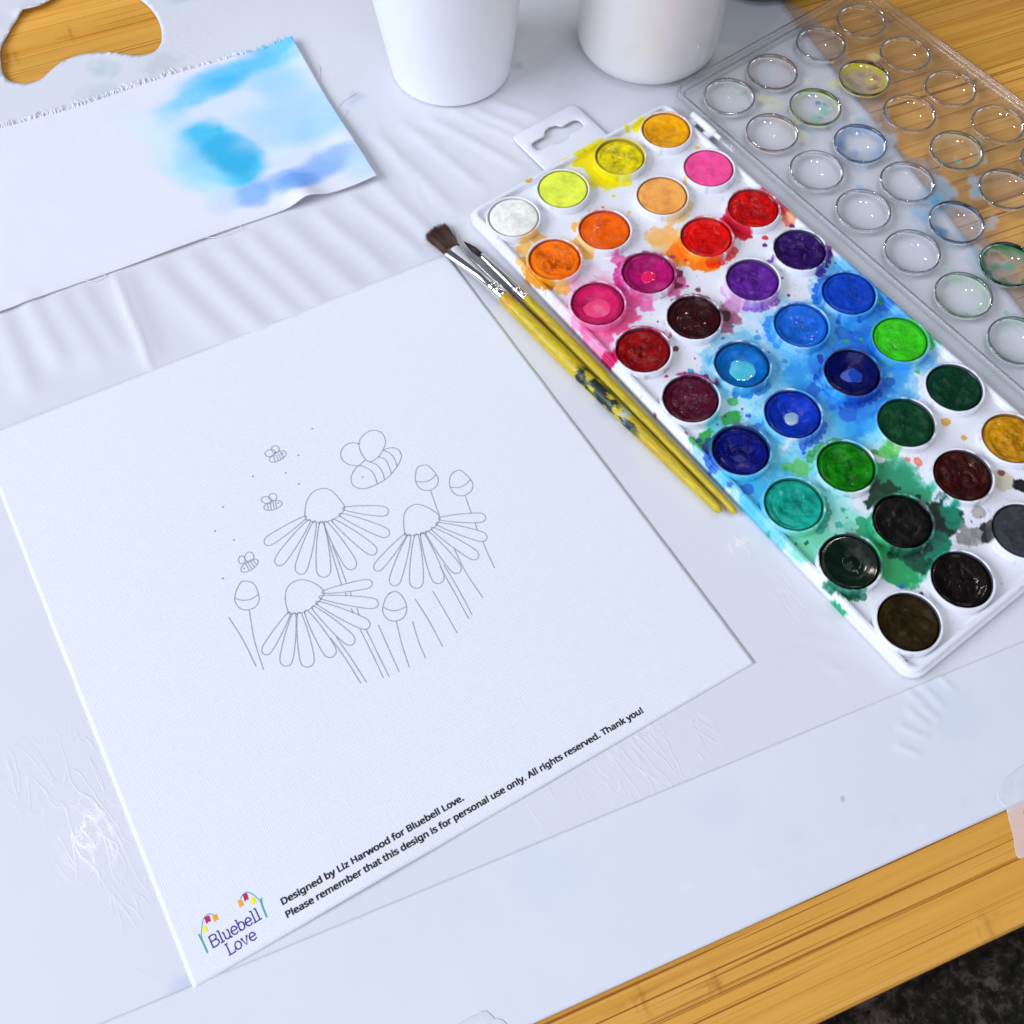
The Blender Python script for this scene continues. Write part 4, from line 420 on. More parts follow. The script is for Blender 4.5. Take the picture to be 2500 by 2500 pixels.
HOLE=[[-134.96,233.77],[-131.17,241.52],[-125.02,247.67],[-118.53,253.73],[-111.65,258.18],[-107.92,256.87],[-103.92,256.11],[-98.06,256.96],[-91.68,258.8],[-79.53,256.36],[-68.11,247.79],[-62.89,238.15],[-60.96,231.01],[-60.1,221.92],[-61.45,210.91],[-65.17,200.98],[-68.95,195.75],[-74.18,193.12],[-80.58,195.45],[-84.23,198.89],[-89.12,204.14],[-94.53,208.38],[-99.49,211.39],[-104.03,213.04],[-109,213.78],[-114.55,213.23],[-119.78,211.09],[-124.46,208.93],[-128.16,208.81],[-131.83,209.85],[-136.54,214.23],[-138.85,219.38],[-138.08,225.67]]
BRUSH={'flat':[[-29.33,17.43],[-29.94,4.43],[-28.04,-29.84],[-22.15,-159.31]],'round':[[-23.2,4.96],[-21.88,-6.26],[-20.58,-35.79],[-17.85,-163.16]]}

# ------------------------------------------------------------------ counter, bamboo board
ANG = math.radians(-14.6)
EE = np.array([math.cos(ANG), math.sin(ANG)])       # along the sheet's lower edge
NN = np.array([-math.sin(ANG), math.cos(ANG)])      # away from it


def st_xy(s, t):
    s = np.asarray(s, float)
    t = np.asarray(t, float)
    return s[..., None] * EE + t[..., None] * NN


m = Mat('dark_stone')
v = m.coord()
n1 = m.noise(v, 210, 6, 0.7, 0.3)
n2 = m.noise(v, 60, 6, 0.7, 0.5)
c1 = m.ramp(n1, [(0.40, (0.004, 0.004, 0.003)), (0.54, (0.016, 0.014, 0.010)), (0.68, (0.060, 0.050, 0.038))])
c2 = m.ramp(n2, [(0.54, (0, 0, 0)), (0.62, (1, 1, 1))])
m.l(m.mix(c2, c1, (0.068, 0.055, 0.046)), m.b.inputs['Base Color'])
m.set(Roughness=0.8)
m.b.inputs['Specular IOR Level'].default_value = 0.1
m.bump(n1, 0.3, 0.0004)
M_STONE = m.m
V = np.array([[-2500, -2500, -26], [2500, -2500, -26], [2500, 2500, -26], [-2500, 2500, -26]], float)
tag(mk('countertop', V, [[0, 1, 2, 3]], M_STONE, loc=(0, 0, -26)), kind='structure')

m = Mat('bamboo')
v = m.n('ShaderNodeUVMap').outputs[0]
oi = m.n('ShaderNodeObjectInfo')
off = m.n('ShaderNodeCombineXYZ')
m.l(m.math('MULTIPLY', oi.outputs['Random'], 3.7), off.inputs[0])
m.l(m.math('MULTIPLY', oi.outputs['Random'], 9.1), off.inputs[1])
va = m.n('ShaderNodeVectorMath', operation='ADD')
m.l(v, va.inputs[0])
m.l(off.outputs[0], va.inputs[1])
g1 = m.noise(m.mapping(va.outputs[0], (4, 950, 1)), 1.0, 2, 0.5, 0.1)
g2 = m.noise(m.mapping(va.outputs[0], (4, 130, 1)), 1.0, 4, 0.6, 0.25)
g3 = m.noise(m.mapping(va.outputs[0], (9, 1900, 1)), 1.0, 2, 0.5)
base = m.ramp(g2, [(0.25, alb((188, 126, 46))), (0.45, alb((214, 158, 68))), (0.75, alb((224, 172, 86)))])
line = m.ramp(g1, [(0.335, 1.0), (0.385, 0.0)])
fine = m.ramp(g3, [(0.28, 0.55), (0.40, 0.0)])
c = m.mix(line, base, alb((150, 92, 28)))
c = m.mix(fine, c, alb((168, 104, 34)))
tone = m.math('ADD', 0.76, m.math('MULTIPLY', oi.outputs['Random'], 0.32))
c = m.mix(1.0, c, m.n('ShaderNodeCombineColor').outputs[0], 'MULTIPLY') if False else c
hsv = m.n('ShaderNodeHueSaturation')
m.l(c, hsv.inputs['Color'])
m.l(tone, hsv.inputs['Value'])
m.l(m.mix(m.attr('Col').outputs['Alpha'], hsv.outputs[0], m.attr('Col').outputs['Color']), m.b.inputs['Base Color'])
m.set(Roughness=0.42)
m.b.inputs['Specular IOR Level'].default_value = 0.2
hgt = m.math('SUBTRACT', m.math('MULTIPLY', g2, 0.4), m.math('ADD', line, m.math('MULTIPLY', fine, 0.6)))
m.bump(hgt, 0.35, 0.00025)
M_BAMBOO = m.m

board = thing('bamboo_board', (-100, -60, -26), 'golden bamboo board under the white sheet, its grain running along the sheet edge', 'board')
KNOTS = [(-128.0, -311.0, 1.0), (-104.0, -304.5, 1.2), (-14.0, -314.0, 1.3)]      # s-t set below through xy
kn = [(np.dot((-152.5, -268.5), EE), np.dot((-152.5, -268.5), NN)), (np.dot((-131.5, -278.5), EE), np.dot((-131.5, -278.5), NN)), (np.dot((-52.5, -317.5), EE), np.dot((-52.5, -317.5), NN)), (np.dot((-101, 232), EE), np.dot((-101, 232), NN)), (np.dot((-130, 232), EE), np.dot((-130, 232), NN))]
T0, W = -324.6, 18.4
TOPZ = -1.35
for k in range(38):
    ta, tb = T0 + k * W, T0 + (k + 1) * W - 0.06
    near = [q for q in kn if ta - 3 < q[1] < tb + 3]
    s0, s1 = -430.0, 360.0
    if k == 0:      # the outer strip has the rounded edge of the board
        tt = ta + np.array([0.9, 0.1, 0.0, 0.4, 1.4, 3.2, 6.0, 10, 14, tb - ta])
        zz = np.array([-16.0, -8.0, -5.5, -3.7, -2.4, -1.7, TOPZ, TOPZ, TOPZ, TOPZ])
        if near:
            tt = np.r_[tt[:6], ta + np.linspace(5, tb - ta, 24)]
            zz = np.r_[zz[:6], np.interp(tt[6:] - ta, [5, 7], [-1.42, TOPZ])]
    else:
        q = 40 if near else 3
        tt = np.r_[ta, ta + 0.25, np.linspace(ta + 1, tb - 1, q), tb - 0.25, tb]
        zz = np.full(len(tt), TOPZ - 0.03 * (k % 3))
        zz[0] -= 0.35
        zz[-1] -= 0.35
    ss = np.unique(np.r_[np.linspace(s0, s1, 14)] if not near else np.r_[np.linspace(s0, s1, 14), np.concatenate([np.arange(q[0] - 14, q[0] + 14, 0.5) for q in near])])
    S_, T_ = np.meshgrid(ss, tt, indexing='ij')
    Z_ = np.broadcast_to(zz, S_.shape).copy()
    cc = np.zeros(S_.shape + (4,))
    for (ks, kt) in near:
        ds, dt = S_ - ks, T_ - kt
        wob = (fbm(S_ + 300, T_ + 400, 3.0, 5) - 0.5)
        g = np.exp(-(ds / 2.2) ** 2 - (dt / 4.5) ** 2)
        Z_ += 0.25 * g + 0.35 * wob * np.exp(-(ds / 4) ** 2 - (dt / 5) ** 2)
        dk = np.exp(-((ds - 1.5 - 3 * wob) / 0.55) ** 2 - (dt / 4.8) ** 2) + 0.8 * np.exp(-((ds + 1.6 + 2 * wob) / 0.5) ** 2 - (dt / 3.5) ** 2)
        fl = np.exp(-(ds / 8) ** 2 - (dt / 4) ** 2) * sstep(0.6, 0.72, fbm(S_ * 0.35 + 50, T_ * 2.2, 2.0, 8))
        dk = np.clip(0.55 * dk * (0.4 + 1.2 * fbm(S_ + 20, T_ + 90, 2.5, 4, 2)) + 0.7 * fl, 0, 0.8)
        cc[..., :3] = alb((140, 84, 26))
        cc[..., 3] = np.maximum(cc[..., 3], dk * 0.6)
    P = np.concatenate([st_xy(S_, T_), Z_[..., None]], -1).reshape(-1, 3)
    n0 = len(P)
    F = grid_faces(len(ss), len(tt))
    uv = np.stack([S_, T_], -1).reshape(-1, 2) / 1000
    # body below
    Vb = np.array([[*(s * EE + t * NN), z] for s, t, z in ((s0, tt[0], -26), (s1, tt[0], -26), (s1, tb, -26), (s0, tb, -26))])
    nt = len(tt)
    a, b, c_, d = 0, (len(ss) - 1) * nt, (len(ss) - 1) * nt + nt - 1, nt - 1
    fl = F.tolist() + [[n0, n0 + 1] + [i * nt for i in range(len(ss) - 1, -1, -1)], [n0 + 1, n0 + 2] + [b + j for j in range(nt - 1, -1, -1)], [n0 + 3, n0] + list(range(0, nt)), [n0 + 2, n0 + 3] + [i * nt + nt - 1 for i in range(len(ss))]]
    mk('bamboo_strip', np.vstack([P, Vb]), fl, M_BAMBOO, board, cols=np.vstack([cc.reshape(-1, 4), np.zeros((4, 4))]), uv=np.vstack([uv, np.zeros((4, 2))]))

# ------------------------------------------------------------------ white work sheet with the bean shaped hole
FOLDS = [  # x0 y0 x1 y1 half-width height (mm)
    (-152, 80, -163, 24, 1.4, 0.55), (-150, 78, -160, 30, 5.5, 0.8), (-187, 95, -190, 50, 5.0, 0.8), (-176, 88, -178, 40, 6.0, 0.7), (-200, 92, -206, 45, 5.0, 0.7),
    (-166, 85, -168, 40, 4.0, 0.5), (-137, 75, -131, 20, 5.5, 0.7), (-122, 70, -116, 15, 5.0, 0.8), (-108, 68, -101, 10, 5.0, 0.6), (-95, 66, -90, 12, 4.5, 0.6),
    (-80, 64, -74, 8, 5.0, 0.6), (-64, 60, -58, 10, 4.0, 0.6), (-48, 58, -41, 10, 3.5, 0.6), (-34, 62, -31, 12, 3.5, 0.6), (-18, 84, -15, 22, 3.5, 0.6), (-4, 82, 3, 24, 3.0, 0.5),
    (8, 76, 24, 24, 2.6, 0.55), (28, 68, 40, 40, 2.4, 0.45), (20, 74, 33, 40, 2.2, 0.4), (38, 68, 49, 46, 2.2, 0.4), (-12, 96, -26, 20, 0.7, 0.16),
    (6, 73, 34, 47, 0.6, 0.22), (-2, 72, 4, 60, 3, 0.3)]


def seg_d(x, y, x0, y0, x1, y1):
    dx, dy = x1 - x0, y1 - y0
    L2 = dx * dx + dy * dy
    u = ((x - x0) * dx + (y - y0) * dy) / L2
    uc = np.clip(u, 0, 1)
    return np.hypot(x - x0 - uc * dx, y - y0 - uc * dy), u


def base_z(x, y):
    z = 0.10 * (fbm(x + 900, y + 900, 60, 2, 2) - 0.5)
    w = 1.6 * (fbm(x + 500, y + 700, 30, 6, 2) - 0.5)
    away = sstep(-5.0, 1.5, (x + 32.2) * 0.168 + (y - 5.0) * 0.986)      # flattened under the printed fabric
    fold = np.zeros(np.shape(z))
    for x0, y0, x1, y1, hw, h in FOLDS:
        d, u = seg_d(x + w, y, x0, y0, x1, y1)
        fold = fold + 1.3 * h * np.exp(-(d / hw) ** 2) * sstep(-0.15, 0.15, u) * sstep(1.15, 0.8, u)
    return z + fold * away


HOLE_P = catmull(HOLE, True, 6)
s_ = np.linspace(-340, 179.2, 350)
t_ = np.linspace(-291.9, 300, 400)
S_, T_ = np.meshgrid(s_, t_, indexing='ij')
XY = st_xy(S_, T_)
HS = np.stack([HOLE_P @ EE, HOLE_P @ NN], 1)
hs, ht = s_[1] - s_[0], t_[1] - t_[0]


def inside(poly, px, py):
    r = np.zeros(px.shape, bool)
    n = len(poly)
    for i in range(n):
        x0, y0 = poly[i]
        x1, y1 = poly[(i + 1) % n]
        if y0 == y1:
            continue
        c = ((y0 > py) != (y1 > py)) & (px < (x1 - x0) * (py - y0) / (y1 - y0) + x0)
        r ^= c
    return r


def poly_dist(poly, px, py):
    best = np.full(px.shape, 1e9)
    bx = np.zeros(px.shape)
    by = np.zeros(px.shape)
    for i in range(len(poly)):
        x0, y0 = poly[i]
        x1, y1 = poly[(i + 1) % len(poly)]
        dx, dy = x1 - x0, y1 - y0
        u = np.clip(((px - x0) * dx + (py - y0) * dy) / (dx * dx + dy * dy + 1e-9), 0, 1)
        qx, qy = x0 + u * dx, y0 + u * dy
        d = np.hypot(px - qx, py - qy)
        m_ = d < best
        best[m_] = d[m_]
        bx[m_] = qx[m_]
        by[m_] = qy[m_]
    return best, bx, by


dist, bx, by = poly_dist(HS, S_, T_)
ins = inside(HS, S_, T_)
snap = dist < 0.72 * max(hs, ht)
S2 = np.where(snap, bx, S_)
T2 = np.where(snap, by, T_)
XY = st_xy(S2, T2)
X_, Y_ = XY[..., 0], XY[..., 1]
Z_ = base_z(X_, Y_)
# the torn rim of the hole curls up, most at its upper left
curl = np.exp(-np.minimum(dist, 40) / 3.0) * (0.25 + 1.8 * sstep(0.45, 0.62, fbm(X_ + 60, Y_ + 300, 22, 9, 2)) * sstep(222, 245, Y_ - 0.2 * (X_ + 100)))
Z_ = Z_ + curl * np.where(ins, 1, 1)
Z_ += 0.9 * np.exp(-np.hypot(X_ + 128, Y_ - 256) / 7.0)
F = grid_faces(len(s_), len(t_))
cs = S2.ravel()[F].mean(1)
ct = T2.ravel()[F].mean(1)
keep = ~inside(HS, cs, ct)
F = F[keep]
# crinkle mask and faint paint stains on the plastic-coated sheet
crk = np.zeros(X_.shape)
for x, y, r, k in [(-252, -108, 26, 1.0), (-262, -128, 18, .9), (-268, -96, 18, .7), (-262, -150, 12, .7), (-233, -104, 12, 0.7), (-20, -200, 16, .75), (-5, -215, 16, .6), (-25, -176, 9, .6), (-105, -213, 22, .9), (-85, -218, 12, .8), (-135, -203, 18, .5), (-60, 195, 30, .35), (-20, 205, 40, .35), (-10, 120, 22, .3), (60, 50, 20, .2), (-140, -212, 10, .4)]:
    crk = np.maximum(crk, k * sstep(1.15, 0.25, np.hypot(X_ - x, Y_ - y) / r + 0.5 * (fbm(X_ + 500, Y_ + 500, 9, 4, 3) - 0.5)))
for q in SCRATCHES:
    d, u = seg_d(X_, Y_, *q[0], *q[1])
    Z_ += 0.22 * np.exp(-(d / 0.9) ** 2)
tin = np.ones(X_.shape + (3,)) * np.array([0.70, 0.705, 0.72])
tin *= (0.975 + 0.05 * fbm(X_ + 200, Y_ + 200, 45, 1, 3))[..., None]
for x, y, r, c, k in [(-42, 222, 9, (120, 200, 215), .35), (-28, 214, 6, (130, 205, 215), .35), (-98, 198, 9, (150, 205, 210), .3), (-75, 182, 12, (190, 205, 190), .3), (-110, 182, 10, (160, 205, 215), .2), (-40, 112, 8, (190, 200, 230), .25), (-12, 108, 5, (140, 170, 205), .3), (58, 85, 4, (110, 140, 170), .4), (62, 80, 3, (100, 190, 225), .35),
                      (-262, -186, 9, (150, 190, 240), .3), (-240, -210, 8, (170, 205, 240), .25), (150, -30, 18, (190, 215, 230), .25), (140, 10, 14, (235, 230, 190), .3)]:
    a = k * sstep(1.1, 0.3, np.hypot(X_ - x, Y_ - y) / r + 1.3 * (fbm(X_ + 77, Y_ + 99, 5, 3, 4) - 0.5))
    tin *= 1 - a[..., None] * (1 - lin(c))
m = Mat('plastic_coated_paper')
a1 = m.attr('Col')
m.l(a1.outputs['Color'], m.b.inputs['Base Color'])
m.set(Roughness=0.5, Coat_Roughness=0.13)
m.b.inputs['Specular IOR Level'].default_value = 0.3
v = m.coord()
mk_ = m.attr('Mask')


def crease(scale, rot, stretch, width, dist):
    nz = m.noise(m.mapping(v, (1, stretch, 1), (0, 0, rot)), scale, 2, 0.5, dist)
    return m.ramp(m.math('ABSOLUTE', m.math('SUBTRACT', nz, 0.5)), [(0.0, 1.0), (width, 0.0)])


c1 = crease(70, 0.9, 0.35, 0.022, 0.6)
c2 = crease(120, -0.5, 0.3, 0.03, 0.9)
c3 = crease(45, 0.25, 0.5, 0.012, 0.3)
sel = m.ramp(m.noise(v, 38, 3, 0.6), [(0.50, 0.0), (0.62, 1.0)])          # only some stretches are creased
fine = m.math('MULTIPLY', m.math('ADD', c1, c2), m.math('MULTIPLY', mk_.outputs['Fac'], 1.0))
few = m.math('MULTIPLY', c3, m.math('MULTIPLY', sel, 0.13))
soft = m.noise(v, 60, 3, 0.5)
hh = m.math('ADD', m.math('ADD', m.math('MULTIPLY', fine, 0.15), m.math('MULTIPLY', few, 0.25)), m.math('ADD', m.math('MULTIPLY', soft, 0.18), m.math('MULTIPLY', m.math('MULTIPLY', m.noise(v, 170, 3, 0.5), mk_.outputs['Fac']), 0.25)))
pat = m.ramp(m.noise(m.mapping(v, (1, 0.45, 1), (0, 0, 0.5)), 420, 4, 0.65, 0.8), [(0.54, 0.0), (0.62, 1.0)])
m.l(m.math('MULTIPLY', mk_.outputs['Fac'], m.math('ADD', m.math('MULTIPLY', pat, 0.55), m.math('MULTIPLY', m.math('ADD', c1, c2), 0.5))), m.b.inputs['Coat Weight'])
m.bump(hh, 0.6, 0.0008)
M_SHEET = m.m
sheet = thing('work_sheet', (-80, 0, -0.9), 'large white plastic coated sheet with bean shaped hole lying over the bamboo board', 'sheet')
ob = mk('sheet_surface', np.stack([X_, Y_, Z_], -1).reshape(-1, 3), F, M_SHEET, sheet, cols=tin.reshape(-1, 3), ucols=np.repeat(crk.reshape(-1, 1), 3, 1))
sm = ob.modifiers.new('thickness', 'SOLIDIFY')
sm.thickness = 0.0007
sm.offset = -1

# lower strip stuck over the sheet
sf = np.linspace(-340, 179.0, 420)
tf = np.linspace(-291.6, -243.0, 60)
Sg, Tg = np.meshgrid(sf, tf, indexing='ij')
top = -244.2 - 0.006 * Sg
Tg = -291.6 + (Tg + 291.6) / 48.6 * (top + 291.6)
XYg = st_xy(Sg, Tg)
Xg, Yg = XYg[..., 0], XYg[..., 1]
Zg = base_z(Xg, Yg) + 0.13
for q in CREASES:
    d, u = seg_d(Xg, Yg, *q[0], *q[1])
    Zg += 0.32 * np.exp(-(d / 0.9) ** 2) * (1 - 0.6 * np.abs(np.clip(u, 0, 1) - 0.4))
for q in [((-118, -252), (-82, -262)), ((-160, -262), (-110, -273)), ((-98, -262), (-52, -277)), ((-45, -284), (-30, -287))]:
    d, u = seg_d(Xg, Yg, *q[0], *q[1])
    Zg += 0.16 * np.exp(-(d / 1.2) ** 2)
m = Mat('white_tape_film')
a1 = m.attr('Col')
m.l(a1.outputs['Color'], m.b.inputs['Base Color'])
m.set(Roughness=0.40, Coat_Weight=0.3, Coat_Roughness=0.2)
m.bump(m.noise(m.coord(), 70, 5, 0.55), 0.25, 0.0006)
M_STRIP = m.m
ct_ = np.ones(Xg.shape + (3,)) * np.array([0.70, 0.715, 0.74])
ct_ *= (0.98 + 0.04 * fbm(Xg + 900, Yg + 900, 30, 3, 3))[..., None]
for x, y, r, c, k in [(-150, -222, 14, (185, 215, 240), .12), (-95, -240, 12, (190, 215, 240), .1), (-10, -262, 14, (190, 220, 240), .12), (-60, -262, .8, (60, 150, 170), .6)]:
    a = k * sstep(1.1, 0.3, np.hypot(Xg - x, Yg - y) / r + 1.2 * (fbm(Xg + 77, Yg + 99, 7, 3, 4) - 0.5))
    ct_ *= 1 - a[..., None] * (1 - lin(c))
ob = mk('edge_strip', np.stack([Xg, Yg, Zg], -1).reshape(-1, 3), grid_faces(len(sf), len(tf)), M_STRIP, sheet, cols=ct_.reshape(-1, 3))
ob['label'] = 'whiter strip of film stuck along the lower edge'
sm = ob.modifiers.new('thickness', 'SOLIDIFY')
sm.thickness = 0.0001
sm.offset = -1

# clear plastic film that shows past the right edge of the sheet
m = Mat('frosted_film')
tr = m.n('ShaderNodeBsdfTransparent')
tr.inputs[0].default_value = (0.94, 0.94, 0.95, 1)
gl = m.n('ShaderNodeBsdfGlossy')
gl.inputs['Roughness'].default_value = 0.18
df = m.n('ShaderNodeBsdfDiffuse')
df.inputs[0].default_value = (0.78, 0.78, 0.80, 1)
lw = m.n('ShaderNodeLayerWeight')
lw.inputs[0].default_value = 0.5
frs = m.math('ADD', 0.04, m.math('MULTIPLY', m.math('POWER', lw.outputs['Facing'], 5.0), 0.9))
x1 = m.n('ShaderNodeMixShader')
x1.inputs[0].default_value = 0.26
m.l(tr.outputs[0], x1.inputs[1])
m.l(df.outputs[0], x1.inputs[2])
x2 = m.n('ShaderNodeMixShader')
m.l(frs, x2.inputs[0])
m.l(x1.outputs[0], x2.inputs[1])
m.l(gl.outputs[0], x2.inputs[2])
m.l(x2.outputs[0], m.out.inputs[0])
M_FILM = m.m
fo = [(194, 62), (197, 48), (199.5, 36), (201, 24), (200.8, 17), (199.7, 9), (197.2, 0), (193.1, -14.5), (189, -30), (184, -46), (176.5, -58), (170.6, -66), (169.2, -73), (174.9, -80), (172.9, -91), (167.8, -107), (158, -140), (146, -188)]
fo = np.array(fo, float)
fo = catmull(fo, False, 5)
tt_ = fo @ NN
inn = st_xy(np.full(len(fo), 176.5), tt_)
Vf, nv_ = [], 6
for k in range(nv_):
    a = k / (nv_ - 1)
    p = inn * (1 - a) + fo * a
    Vf.append(np.c_[p, np.full(len(p), np.interp(a, [0, .3, 1], [0.30, 0.34, -0.95]))])
Vf = np.array(Vf).reshape(-1, 3)
mk('film_flap', Vf, grid_faces(nv_, len(fo))[:, ::-1], M_FILM, sheet)

# two bits of torn masking tape
m = Mat('masking_tape')
v = m.coord()
m.l(m.attr().outputs['Color'], m.b.inputs['Base Color'])
m.set(Roughness=0.6)
m.bump(m.noise(v, 700, 3), 0.4, 0.0002)
M_TAPE = m.m


def tape(name, outline, mat, label, zf, two=False):
    P = catmull(outline, True, 4)
    jag = np.array([(random.random() - .5) * 0.5 for _ in P])
    c = P.mean(0)
    P = P + (P - c) / np.linalg.norm(P - c, axis=1)[:, None] * jag[:, None]
    rings = []
    for k in (1.0, 0.97, 0.9, .8, 0.7, .6, .5, 0.4, .3, .2, 0.1, .03):
        q = c + (P - c) * k
        rings.append(np.c_[q, zf(q[:, 0], q[:, 1]) + (0.0 if k == 1 else 0.02)])
    lower = np.c_[P, zf(P[:, 0], P[:, 1]) - 0.06]
    V = np.concatenate([lower] + rings)
    n = len(P)
    F = grid_faces(len(rings) + 1, n, close_v=True).tolist() + [list(range(len(rings) * n, (len(rings) + 1) * n))]
    cx = P.mean(0)
    t = V[:, 0] * NN[0] + V[:, 1] * NN[1]
    nz = fbm(V[:, 0] + 300, V[:, 1] + 900, 2.5, 4, 3)[:, None]
    ca = np.array([.67, .69, .705]) * (0.93 + .14 * nz)
    cb = alb((214, 190, 184)) * (1 - nz * .2) + alb((196, 150, 138)) * nz * .2
    w = sstep(-291.0, -293.0, t)[:, None] if two else 0.0
    return tag(mk(name, V, F, mat, cols=ca * (1 - w) + cb * w), label, 'tape', 'torn tape bits on the lower sheet edge')


def z_edge(x, y):
    t = x * NN[0] + y * NN[1]
    return np.where(t > -291.2, base_z(x, y) + 0.13 + 0.08, np.interp(t, [-293.5, -291.2], [TOPZ + 0.1, 0.25]))


tape('masking_tape', [(-18.2, -291.2), (-19.2, -296.6), (-21.6, -300.8), (-24.2, -304.6), (-27.4, -309.4), (-20, -311.2), (-4, -315), (0, -300), (-2, -291), (-10, -289.6)], M_TAPE, 'torn pinkish masking tape over the sheet edge at the lower right corner', z_edge, True)
tape('masking_tape', [(-203, -243), (-200.6, -240.9), (-194.7, -242.1), (-191.6, -242.8), (-190.4, -246), (-188.6, -250.5), (-193, -262), (-204, -258)], M_TAPE, 'torn scrap of off white paper tape stuck on the lower sheet edge', lambda x, y: np.where(x * NN[0] + y * NN[1] > -291.2, 0.28, 0.28))

# ------------------------------------------------------------------ printed fabric sheet
CD, CC, CB, CA = (-259.6, -184.7), (-51.0, -210.1), (-32.2, 5.0), (-231.7, 39.0)


def fab_z(x, y):
    z = 0.30 + 0.2 * (fbm(x + 400, y + 300, 70, 5, 2) - 0.5)
    d, u = seg_d(x, y, -259.6, -184.7, -51, -210.1)
    z = z + 0.9 * np.exp(-(d / 10) ** 2) * np.exp(-((u - 0.30) / 0.13) ** 2) + 0.25 * np.exp(-(d / 7) ** 2) * np.exp(-((u - 0.62) / 0.1) ** 2)
    return z


def fabric_mat(name, rough, cattr=False, pitch=(0.78, 0.62), amp=0.07):
    m = Mat(name)
    uvn = m.n('ShaderNodeUVMap').outputs[0]
    sep = m.n('ShaderNodeSeparateXYZ')
    wob = m.noise(m.mapping(uvn, (30, 30, 1)), 1.0, 3)
    m.l(uvn, sep.inputs[0])
    nA = m.noise(m.mapping(uvn, (1500, 160, 1)), 1.0, 3, 0.6)
    nB = m.noise(m.mapping(uvn, (160, 1600, 1)), 1.0, 3, 0.6)
    su = m.math('SINE', m.math('ADD', m.math('MULTIPLY', sep.outputs[0], 2 * math.pi / (pitch[0] / 1000)), m.math('MULTIPLY', wob, 9.0)))
    sv = m.math('SINE', m.math('ADD', m.math('MULTIPLY', sep.outputs[1], 2 * math.pi / (pitch[1] / 1000)), m.math('MULTIPLY', wob, 7.0)))
    ht = m.math('ADD', m.math('ADD', m.math('MULTIPLY', su, 0.28), m.math('MULTIPLY', sv, 0.20)), m.math('ADD', m.math('MULTIPLY', nA, 1.15), m.math('MULTIPLY', nB, 1.15)))
    f = m.math('ADD', 1.0 - amp * 1.6, m.math('MULTIPLY', ht, amp))
    cm = m.n('ShaderNodeCombineColor')
    for i in range(3):
        m.l(f, cm.inputs[i])
    src = m.attr().outputs['Color'] if cattr else m.mix(0.0, (0.80, 0.815, 0.83), (0, 0, 0))
    m.l(m.mix(1.0, src, cm.outputs[0], 'MULTIPLY'), m.b.inputs['Base Color'])
    m.set(Roughness=rough)
    m.b.inputs['Sheen Weight'].default_value = 0.1
    m.bump(ht, 0.35, 0.00012)
    return m.m


M_FAB = fabric_mat('printed_cotton', 0.9)
M_FAB2 = fabric_mat('scrap_cotton', 0.95, True, (0.45, 0.42), 0.025)
u_ = np.linspace(0, 1, 141)
U_, V_ = np.meshgrid(u_, u_, indexing='ij')
P4 = [np.array(q) for q in (CD, CC, CB, CA)]
XY = ((1 - U_) * (1 - V_))[..., None] * P4[0] + (U_ * (1 - V_))[..., None] * P4[1] + (U_ * V_)[..., None] * P4[2] + ((1 - U_) * V_)[..., None] * P4[3]
# edges are hand cut, not perfectly straight
XY[..., 1] += 0.35 * (fbm(XY[..., 0] + 100, XY[..., 1] * 0 + 5, 18, 2, 3) - 0.5) * (np.abs(V_ - 0.5) * 2) ** 6
XY[..., 0] += 0.35 * (fbm(XY[..., 1] + 700, XY[..., 0] * 0 + 9, 15, 3, 3) - 0.5) * (np.abs(U_ - 0.5) * 2) ** 6
Zf = fab_z(XY[..., 0], XY[..., 1])
fs = thing('fabric_sheet', (-145, -90, 0.4), 'square white fabric printed with outline bees and coneflowers, small text along its lower edge', 'fabric')
ob = mk('cloth', np.c_[XY.reshape(-1, 2), Zf.ravel()], grid_faces(141, 141), M_FAB, fs, uv=np.stack([U_ * 0.209, V_ * 0.217], -1).reshape(-1, 2))
sm = ob.modifiers.new('thickness', 'SOLIDIFY')
sm.thickness = 0.00014
sm.offset = -1

M_LINE = m_plain('grey_print', (0.40, 0.405, 0.44), 0.8, 0.1, 300)
M_INK = m_plain('black_print', (0.006, 0.006, 0.008), 0.75, 0.1, 300)


def ribbon(P, w, lift=0.07):
    P = np.asarray(P, float)
    T = np.gradient(P, axis=0)
    T /= np.linalg.norm(T, axis=1)[:, None] + 1e-9
    N = np.stack([-T[:, 1], T[:, 0]], 1)
    w = np.broadcast_to(w, len(P))[:, None] / 2
    A, B = P + N * w, P - N * w
    V = np.concatenate([np.c_[A, fab_z(A[:, 0], A[:, 1]) + lift], np.c_[B, fab_z(B[:, 0], B[:, 1]) + lift]])
    n = len(P)
    return V, [[i, n + i, n + i + 1, i + 1] for i in range(n - 1)]


def disc(c, r, lift=0.07, n=10):
    th = np.linspace(0, 2 * np.pi, n, endpoint=False)
    V = np.c_[c[0] + r * np.cos(th), c[1] + r * np.sin(th)]
    return np.c_[V, fab_z(V[:, 0], V[:, 1]) + lift], [list(range(n))]


for name, strokes in DRAWING:
    parts = []
    for closed, P in strokes:
        if closed == 2:
            parts.append(disc(P[0], 0.42 if name == 'dot_print' else 0.36))
            continue
        Q = catmull(P, bool(closed), 5)
        if closed:
            Q = np.vstack([Q, Q[:2]])
        parts.append(ribbon(Q, 0.37))
    mk(name, *join(parts), M_LINE, fs, smooth=False)

